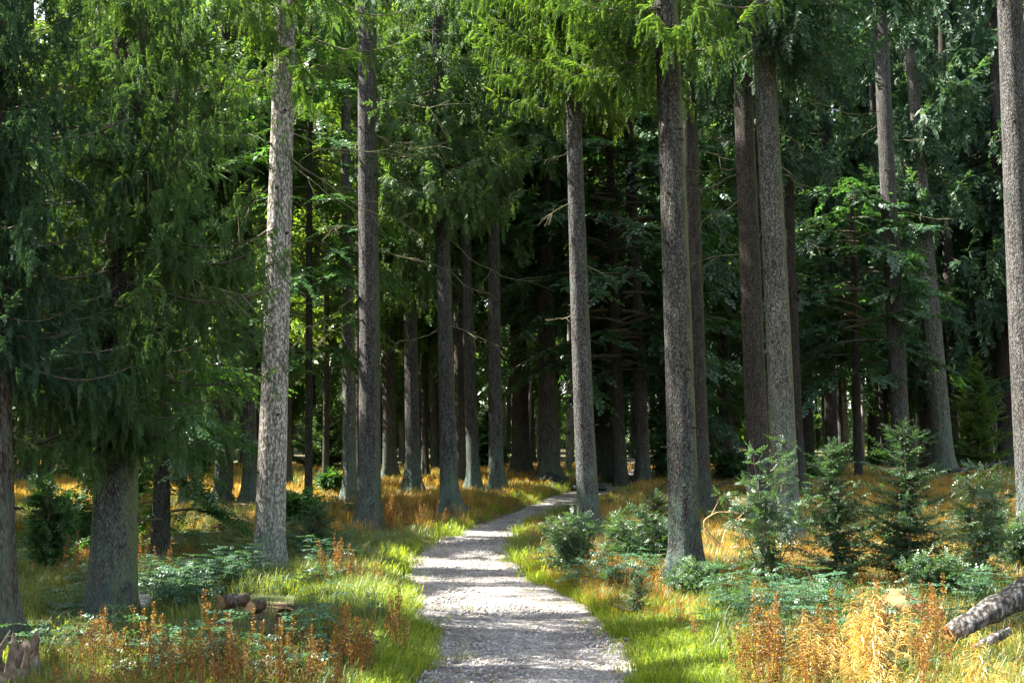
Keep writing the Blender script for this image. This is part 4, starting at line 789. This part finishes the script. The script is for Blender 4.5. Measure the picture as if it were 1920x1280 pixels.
def pts_where(n, x0, x1, y0, y1, fn, seed, bias=1.):
    rng = np.random.default_rng(seed); y = y0 + (y1 - y0) * rng.random(n) ** bias; half = y * .46 + 1.2; x = rng.uniform(-1, 1, n) * half
    z = terrain(x, y); u, v = project(np.stack([x, y, z], -1)); d = path_d(x, y); p = fn(x, y, u, v, d); m = rng.random(n) < p
    for q in VIS0: m &= ((x - q[0]) ** 2 + (y - q[1]) ** 2 > .25) & ~((abs(x - q[0]) < .35) & (y < q[1]) & (y > q[1] - 1.1) & (rng.random(n) < .75))
    m &= ~((u > 1740) & (v > 1165) & (v < 1245) & (rng.random(n) < .72))
    m &= ~((u > 390) & (u < 570) & (v > 1115) & (v < 1245) & (rng.random(n) < .97)) & ~((u > 245) & (u < 290) & (v > 1140) & (v < 1190))
    return np.stack([x, y, z - .01], -1)[m]
VIS0 = [T[k][1] for k in T]
def box(u, v, u0, u1, v0, v1, s=25.): return sstep(u0 - s, u0 + s, u) * sstep(u1 + s, u1 - s, u) * sstep(v0 - s * .4, v0 + s * .4, v) * sstep(v1 + s * .4, v1 - s * .4, v)
def out(d): return (d > -.02).astype(float)
g_short = [tuft(16, .12, .006, .09, k, .7) for k in range(3)]
g_mid = [tuft(16, .21, .006, .10, 10 + k, .8) for k in range(3)]
g_gold = [tuft(20, .27, .007, .16, 20 + k, .6) for k in range(3)]
g_far = [tuft(16, .26, .014, .28, 30 + k, .6) for k in range(3)]
patch = lambda x, y, s, k: fbm(x * s, y * s, k)
# short green turf along both edges and in the foreground lawns
def f_green(x, y, u, v, d):
    edge = sstep(.75, .05, d) * (.15 + .8 * (patch(x, y, .7, 61) > .5)) + .25 * sstep(.4, .0, d); lawn = box(u, v, 560, 800, 1060, 1400, 40) + box(u, v, 1120, 1470, 1130, 1320, 40) + box(u, v, 960, 1070, 910, 945, 12) + .5 * box(u, v, 0, 620, 1150, 1400, 30) + .7 * box(u, v, 1440, 1960, 1200, 1400)
    return out(d + (fbm(x * 2.6, y * 2.6, 87, 2) - .58) * .55) * np.clip(edge + lawn, 0, 1) * (y < 34)
scatter("grass", "short bright green grass along both edges of the gravel path", M['grass'], g_short, pts_where(60000, 0, 0, 6.2, 16, f_green, 1), .7, 1.5, 1)
scatter("grass", "short green grass fringing the farther path and the turf below the root tree", M['grass'], g_short, pts_where(36000, 0, 0, 16, 36, f_green, 2), .9, 2.0, 2)
def f_tallgreen(x, y, u, v, d):
    return out(d - .35) * np.clip(.9 * box(u, v, 40, 720, 1080, 1400, 30) + .7 * box(u, v, 1330, 1960, 1120, 1400, 30) + .35 * box(u, v, 520, 780, 960, 1080), 0, 1) * (.3 + .9 * (patch(x, y, 1.2, 5) > .45))
scatter("tall_grass", "knee high olive green grass behind and between the sorrel", M['olive'], g_mid, pts_where(19000, 0, 0, 6.2, 18, f_tallgreen, 3), .7, 1.4, 3)
def f_gold(x, y, u, v, d):
    z = box(u, v, -50, 1000, 890, 1000, 16) + box(u, v, 1130, 1960, 868, 1090, 16) + .6 * box(u, v, 1000, 1960, 1080, 1140, 14) + .4 * box(u, v, 60, 200, 990, 1110)
    return out(d - .25) * np.clip(z, 0, 1) * (patch(x, y, .8, 15) > .47) * np.where(patch(x, y, 2.1, 18) > .42, 1, .12) * np.where(patch(x, y, .45, 16) > .42, 1, .25)
scatter("golden_grass", "golden wavy hair grass covering the sunny forest floor", M['gold'], g_gold, pts_where(30000, 0, 0, 13, 34, f_gold, 4, .8), .6, 1.25, 4)
scatter("golden_grass", "pale golden grass on the far sunny ground between the trunks", M['gold'], g_far, pts_where(30000, 0, 0, 30, 62, lambda x, y, u, v, d: out(d - .2) * (.08 + .92 * (patch(x, y, .35, 3) > .5)) * np.where(patch(x, y, 1.3, 33) > .42, 1, .15), 5), .6, 1.2, 5)
def f_rust(x, y, u, v, d):
    z = box(u, v, 990, 1300, 980, 1180, 16) + .8 * box(u, v, 1240, 1420, 1080, 1150) + .5 * box(u, v, 80, 380, 1030, 1100) + .8 * box(u, v, 700, 1000, 925, 985, 12) + .4 * box(u, v, 1380, 1960, 1000, 1150)
    return out(d - .1) * np.clip(z, 0, 1) * (patch(x, y, 1., 25) > .4)
scatter("rust_grass", "rust orange fine grass right of the path and on the bank", M['rustgrass'], g_gold, pts_where(26000, 0, 0, 9, 34, f_rust, 6, .8), .45, .95, 6)
scatter("golden_grass", "bright yellow grass blades in the right foreground under the plumes", M['gold'], g_mid, pts_where(14000, 0, 0, 6., 13, lambda x, y, u, v, d: out(d - .3) * (box(u, v, 1420, 1960, 1160, 1400, 30) + .35 * box(u, v, 60, 330, 1180, 1400)) * .8, 7), .6, 1.1, 7)
scatter("grass", "dull green grass and moss tufts between the golden patches under the trees", M['olive'], g_gold, pts_where(26000, 0, 0, 12, 50, lambda x, y, u, v, d: out(d - .2) * ((patch(x, y, .8, 15) < .5) | (patch(x, y, .6, 71) > .55)) * .75, 17, .8), .5, 1.1, 17)
# ground cover leaves
cover = [(np.concatenate([LF0[0][:, [0, 1, 2]] * .12 + [0, 0, h] for h in (.03, .07, .11)]) @ np.diag([1, 1, 1.]), np.concatenate([LF0[1] + i * len(LF0[0]) for i in range(3)])) for _ in range(1)]
cv = []
for k in range(3):
    r_ = np.random.default_rng(k); VV, TT = [], []
    for i in range(6):
        a = r_.uniform(0, 6.28); c, s_ = math.cos(a), math.sin(a); R2 = np.array([[c, s_, 0], [-s_, c, 0], [0, 0, 1]]); VV.append((LF0[0] * .15) @ R2 + [r_.normal(0, .03), r_.normal(0, .03), r_.uniform(.03, .16)]); TT.append(LF0[1] + i * len(LF0[0]))
    cv.append((np.concatenate(VV), np.concatenate(TT)))
scatter("ground_cover", "low blue green leaves covering the ground left and right of the path", M['herb'], cv, pts_where(16000, 0, 0, 7, 40, lambda x, y, u, v, d: out(d - .3) * np.clip(.5 * box(u, v, 0, 700, 1020, 1400) + .5 * box(u, v, 1250, 1960, 1080, 1400) + .4, 0, 1) * (patch(x, y, .9, 45) > .5) * .6, 8), .7, 1.4, 8, "ground cover")
# litter and gravel
lit = [(np.array([[0, 0, .005], [.5, .25, .02], [1, 0, .01], [.5, -.25, .012]]) * .06, np.array([[0, 1, 2], [0, 2, 3]])), (np.array([[0, 0, .005], [.5, .08, .015], [1, 0, .03], [.5, -.08, .0]]) * .12, np.array([[0, 1, 2], [0, 2, 3]]))]
def p_lit(n, seed, f): return pts_where(n, 0, 0, 6.2, 34, f, seed, .8) + [0, 0, .015]
scatter("leaf_litter", "fallen leaves, bits of bark and needles on the forest floor", M['litter'], lit, p_lit(22000, 9, lambda x, y, u, v, d: out(d - .02) * .8), .5, 1.3, 9, "leaf litter")
def stones():
    rng = np.random.default_rng(12); import itertools
    g = (1 + 5 ** .5) / 2; iv = unit(np.array([(-1, g, 0), (1, g, 0), (-1, -g, 0), (1, -g, 0), (0, -1, g), (0, 1, g), (0, -1, -g), (0, 1, -g), (g, 0, -1), (g, 0, 1), (-g, 0, -1), (-g, 0, 1)]))
    it = np.array([(0, 11, 5), (0, 5, 1), (0, 1, 7), (0, 7, 10), (0, 10, 11), (1, 5, 9), (5, 11, 4), (11, 10, 2), (10, 7, 6), (7, 1, 8), (3, 9, 4), (3, 4, 2), (3, 2, 6), (3, 6, 8), (3, 8, 9), (4, 9, 5), (2, 4, 11), (6, 2, 10), (8, 6, 7), (9, 8, 1)])
    n = 15000; y = 7 + 20 * rng.random(n) ** 1.6; l, r = np.interp(y, PY, PL), np.interp(y, PY, PR); x = l - .1 + (r - l + .2) * rng.random(n); z = base_z(x, y) + .012
    s = (.006 + .02 * rng.random(n) ** 4)[:, None]; X = unit(rng.normal(size=(n, 3))); Y = unit(np.cross(X, rng.normal(size=(n, 3)))); Z = np.cross(X, Y); V, T_ = inst(iv * [1, .8, .6], it, np.stack([x, y, z + s[:, 0] * .2], -1), X * s, Y * s, Z * s)
    tag(link("gravel", mesh_from("gravel", V, T_, M['stone'])), "loose grey gravel stones strewn over the path", "gravel", kind="stuff")
stones()
def on_path(n, seed, f):
    r = np.random.default_rng(seed); y = 7 + 24 * r.random(n) ** 1.4; l, rr = np.interp(y, PY, PL), np.interp(y, PY, PR); t = r.random(n); x = l + (rr - l) * t; k = r.random(n) < f(t)
    return np.stack([x, y, base_z(x, y) + .03], -1)[k]
scatter("leaf_litter", "brown leaves, needles and twig bits lying on the gravel path", M['litter'], lit, on_path(2600, 3, lambda t: .25 + .75 * np.abs(t - .5) * 2), .4, 1.2, 19, "leaf litter")
scatter("grass", "stray green tufts growing through the gravel", M['grass'], g_short, on_path(1500, 4, lambda t: (np.abs(t - .5) * 2) ** 6) - [0, 0, .02], .3, .8, 20)

# ------------------------------------------------------------------ logs, stumps, stones, dead wood
def log(label, A, B, r0, r1, bark, name="log", cut='cut', seed=1, group=None, ends=True, n=22):
    """lying log between two world points with bark and two sawn faces"""
    rng = np.random.default_rng(seed); A, B = np.asarray(A, float), np.asarray(B, float); root = empty(name, A, label, "log", group); D = B - A; t = np.linspace(0, 1, max(5, int(np.linalg.norm(D) / .12))); ax = unit(D[None])[0]
    a = unit(np.cross(ax, [0, 0, 1.])[None])[0]; b = np.cross(ax, a); th = np.arange(n) / n * 2 * math.pi; V = []
    for q in t:
        r = (r0 + (r1 - r0) * q) * (1 + .09 * np.sin(3 * th + q * 5) + .05 * np.sin(7 * th + 9 * q) + rng.normal(0, .045, n) + .08 * math.sin(q * 17)); V.append(D * q + a * (r * np.cos(th))[:, None] + b * (r * np.sin(th))[:, None])
    V = np.concatenate(V); m = len(t); i = (np.arange(m - 1)[:, None] * n + np.arange(n)[None]).ravel(); j = (np.arange(m - 1)[:, None] * n + (np.arange(n)[None] + 1) % n).ravel()
    link("bark", mesh_from("bark", V, np.stack([i, j, j + n, i + n], -1), M[bark], smooth=True), root)
    if len(t) > 9:
        b2 = Buf()
        for k in range(9):
            q = rng.uniform(.08, .95); aa = rng.uniform(-.3, 3.4); dd = unit(a * math.cos(aa) + b * math.sin(aa) + ax * rng.normal(.2, .4)); c0 = D * q + dd * r0 * .8; ll = rng.uniform(.05, .22)
            v_, t_ = tube([c0, c0 + dd * ll * .6, c0 + dd * ll + rng.normal(0, .03, 3)], [.016, .011, .004], 5); b2.add(v_, t_)
        link("broken_twigs", b2.mesh("broken_twigs", M['deadtwig']), root)
    for e, (o, off) in enumerate([(0, -ax * .004), (m - 1, ax * .004)]):
        ring = V[o * n:(o + 1) * n] ; c = ring.mean(0); W = np.vstack([c + off * 1.5, c + (ring - c) * .5 + off * 1.5 + rng.normal(0, .002, (n, 3)), c + (ring - c) * .985 + off]); T_ = []
        for k in range(n):
            k2 = (k + 1) % n; T_ += [(0, 1 + k, 1 + k2), (1 + k, 1 + n + k, 1 + n + k2), (1 + k, 1 + n + k2, 1 + k2)]
        link("cut_face", mesh_from("cut_face", W, np.array(T_), M[cut]), root)
    return root
def g(u, v, dz=0): P = ground_at(u, v); P[2] += dz; return P
P = g(412, 1142, .07); log("longest cut log piece with an orange sawn end facing the path, left of two others", P, P + [.20, .32, .0], .08, .075, 'bark_log', seed=1)
P = g(470, 1150, .06); log("small cut log piece with a pale flat face between its two neighbours", P, P + [.06, .24, .0], .06, .06, 'bark_log', seed=2)
def half_shell():
    P = g(536, 1158); root = empty("log", P, "hollow curved bark shell piece lying rightmost of the cut wood by the pale spruce", "log"); r = np.random.default_rng(4); n, m = 16, 8; V = []
    for j in range(m):
        for i in range(n):
            a = math.pi * i / (n - 1); rr = .15 * (1 + .05 * math.sin(j * 2) + r.normal(0, .03)); V.append([rr * math.cos(a) * 1.1 + j * .012, j / (m - 1) * .34, rr * math.sin(a) * .85 - .01])
    V = np.array(V); V2 = V * [.82, 1, .82]; q = []
    for j in range(m - 1):
        for i in range(n - 1): q.append((j * n + i, j * n + i + 1, (j + 1) * n + i + 1, (j + 1) * n + i))
    q = np.array(q); link("bark", mesh_from("bark", V, q, M['bark_dark'], smooth=True), root); link("hollow", mesh_from("hollow", V2, q[:, ::-1], M['fungus'], smooth=True), root)
    rim = np.vstack([V[:n], V2[:n]]); T_ = [(i, i + 1, n + i + 1, n + i) for i in range(n - 1)]; link("cut_face", mesh_from("cut_face", rim + [0, -.003, 0], np.array(T_), M['cut']), root)
    root.rotation_euler = (0, 0, -.5)
half_shell()
def rock(label, P, s, seed, mat='rock', name="rock", squash=.7, cat="rock"):
    r = np.random.default_rng(seed); import bmesh; bm = bmesh.new(); bmesh.ops.create_icosphere(bm, subdivisions=3, radius=1); ph = r.uniform(0, 6, 6)
    for v in bm.verts:
        c = v.co; k = 1 + .16 * math.sin(2.3 * c.x + ph[0]) * math.cos(2.1 * c.y + ph[1]) + .10 * math.sin(5 * c.z + 4 * c.x + ph[2]) + .04 * math.sin(11 * c.y + 9 * c.x + ph[3]); v.co = c * k * s; v.co.z *= squash
    me = bpy.data.meshes.new(name); bm.to_mesh(me); bm.free(); me.materials.append(M[mat]); o = link(name, me, None, [float(q) for q in P]); tag(o, label, cat); return o
rock("pale rock lying against the right side of the broad spruce's foot", g(268, 1148, .08), .17, 1)
rock("small pale rock at the lower picture edge right of the path", g(1302, 1277, .0), .055, 2)
rock("whitish stone half buried behind the sorrel in the left foreground", g(425, 1195, .0), .05, 3)
# fallen log at the right and its broken limb
A0 = g(1780, 1232); A = at_depth(1778, 1190, A0[1]); B = at_depth(1950, 1094, A0[1] + .45)
log("thick fallen trunk with peeling bark rising to the right picture edge", A, B, .07, .12, 'bark_log', name="fallen_trunk", cut='fungus', seed=7)
A = at_depth(1800, 1232, A0[1] - .25); B = at_depth(1890, 1182, A0[1] + .1); log("thin broken limb lying in front of the thick fallen trunk", A, B, .03, .04, 'bark_log', name="broken_limb", cut='fungus', seed=8)
rock("mound of rotten brown wood left of the fallen trunk", g(1690, 1185, .15), .27, 9, 'fungus', "rotten_stump", .8, "stump")
def stump():
    P = g(18, 1300); root = empty("stump", P, "splintered grey stump in the bottom left corner before the edge trunk", "stump"); r = np.random.default_rng(3); n = 26; V, Q = [], []; th = np.arange(n) / n * 6.283; H = .18 + .22 * r.random(n) ** 2 + .12 * (np.cos(th - 1) > .5)
    for j, f in enumerate([-.1, .15, .4, .7, 1.]):
        rr = .17 * (1 + .45 * math.exp(-max(f, 0) * 5)) * (1 + .08 * np.sin(5 * th) + r.normal(0, .03, n)); V.append(np.stack([rr * np.cos(th), rr * np.sin(th), f * H], -1))
    for f, k in ((.88, .8), (.3, .6)): V.append(np.stack([.17 * k * np.cos(th), .17 * k * np.sin(th), f * H], -1))
    V = np.concatenate(V); m = 7
    for j in range(m - 1):
        for i in range(n): Q.append((j * n + i, j * n + (i + 1) % n, (j + 1) * n + (i + 1) % n, (j + 1) * n + i))
    link("stump_wood", mesh_from("stump_wood", V, np.array(Q), M['oldwood']), root); b = Buf()
    for k in range(7):
        a = r.uniform(0, 6.28); o = np.array([math.cos(a) * .15, math.sin(a) * .15, .1]); V, T_ = tube([o, o + [r.normal(0, .02), r.normal(0, .02), .2], o + [r.normal(0, .05), r.normal(0, .05), r.uniform(.2, .36)]], [.03, .02, .004], 4); b.add(V, T_)
    link("splinter_spray", b.mesh("splinter_spray", M['oldwood']), root)
stump()
def stick(label, pts, r0, r1, mat='deadtwig', name="dead_branch", cat="branch", twigs=0, seed=1, group=None):
    rng = np.random.default_rng(seed); pts = np.asarray(pts, float); t = np.linspace(0, len(pts) - 1, 26); P = np.stack([np.interp(t, range(len(pts)), pts[:, i]) for i in range(3)], -1)
    for _ in range(3): P[1:-1] = (P[:-2] + P[1:-1] * 2 + P[2:]) / 4
    b = Buf(); V, T_ = tube(P - pts[0], np.linspace(r0, r1, len(P)), 6); b.add(V, T_)
    for k in range(twigs):
        i = rng.integers(4, 24); d = unit(P[i] - P[i - 1] + rng.normal(0, .06, 3)); L = rng.uniform(.15, .5); V, T_ = tube(P[i] - pts[0] + d * (L * np.linspace(0, 1, 4))[:, None], np.linspace(r1 * 1.2, r1 * .4, 4), 4); b.add(V, T_)
    o = link(name, b.mesh(name, M[mat]), None, [float(q) for q in pts[0]]); tag(o, label, cat, group); return o
G0 = g(1375, 1040); y0 = G0[1]
for i, (pp, lab) in enumerate([([(1372, 1040), (1322, 1000), (1318, 975), (1345, 958), (1385, 962)], "arching bare branch curling left of the beech bush"), ([(1390, 1045), (1350, 1030), (1362, 985), (1400, 968), (1425, 1000)], "second bare arching branch right of the curling one"),
                    ([(1425, 1060), (1375, 1045), (1330, 1000), (1322, 985)], "long straight bare branch lying under the arching ones")]):
    stick(lab, [at_depth(u, v, y0 + i * .12) for u, v in pp], .014, .006, 'cut' if i < 2 else 'deadtwig', twigs=3, seed=i)
stick("dead branch lying across the golden grass left of the pale trunk", [g(395, 998, .1), g(430, 998, .16), g(476, 1003, .08)], .035, .03, 'fungus', twigs=3)
stick("crooked bare twig standing in the golden grass left of the pale trunk", [at_depth(474, 1000, 21), at_depth(472, 975, 21), at_depth(455, 962, 21), at_depth(440, 960, 21)], .014, .006, 'fungus', twigs=3)
stick("dark branch lying in the grass beyond the thick mossy trunk", [g(1328, 930, .15), g(1365, 925, .3), g(1400, 912, .5)], .04, .015, 'bark_dark', twigs=5)
stick("grey fallen pole in the far shade right of the saplings", [g(1780, 905, .35), g(1840, 900, .4), g(1890, 893, .5)], .07, .05, 'bark_dark', twigs=4)
stick("dark drooping spruce limb lying by the path behind the thick mossy trunk", [g(1205, 945, .05), g(1220, 945, .25), g(1250, 935, .4), g(1262, 925, .6)], .03, .01, 'bark_dark', twigs=10)
# spreading roots and the dark earth step where the path turns
Rr = T['m8'][1]
for i, (u, v, lab) in enumerate([(1062, 922, "longest root running right towards the path edge"), (1040, 926, "short root pointing at the path"), (1005, 918, "root reaching left into the golden grass"), (1078, 915, "upper root creeping behind the slim spruce")]):
    Pb = g(u, v, -.02); mid = (Rr + Pb) / 2 + [0, -.1, .16]; stick("dark exposed " + lab, [Rr + [0, -.15, .28], mid, Pb], .12, .04, 'bark_dark', name="root", cat="root", seed=i, twigs=2)
rock("dark earth step held by roots where the path turns right", g(1100, 918, .05), .55, 14, 'bark_dark', "earth_bank", .42, "earth bank")
rock("low mound of dark earth beside the very thick dark trunk", g(1165, 905, .05), .5, 15, 'bark_dark', "earth_mound", .4, "earth mound")
print("tris", sum(len(o.data.polygons) for o in bpy.data.objects if o.type == 'MESH'), "objs", len(bpy.data.objects))
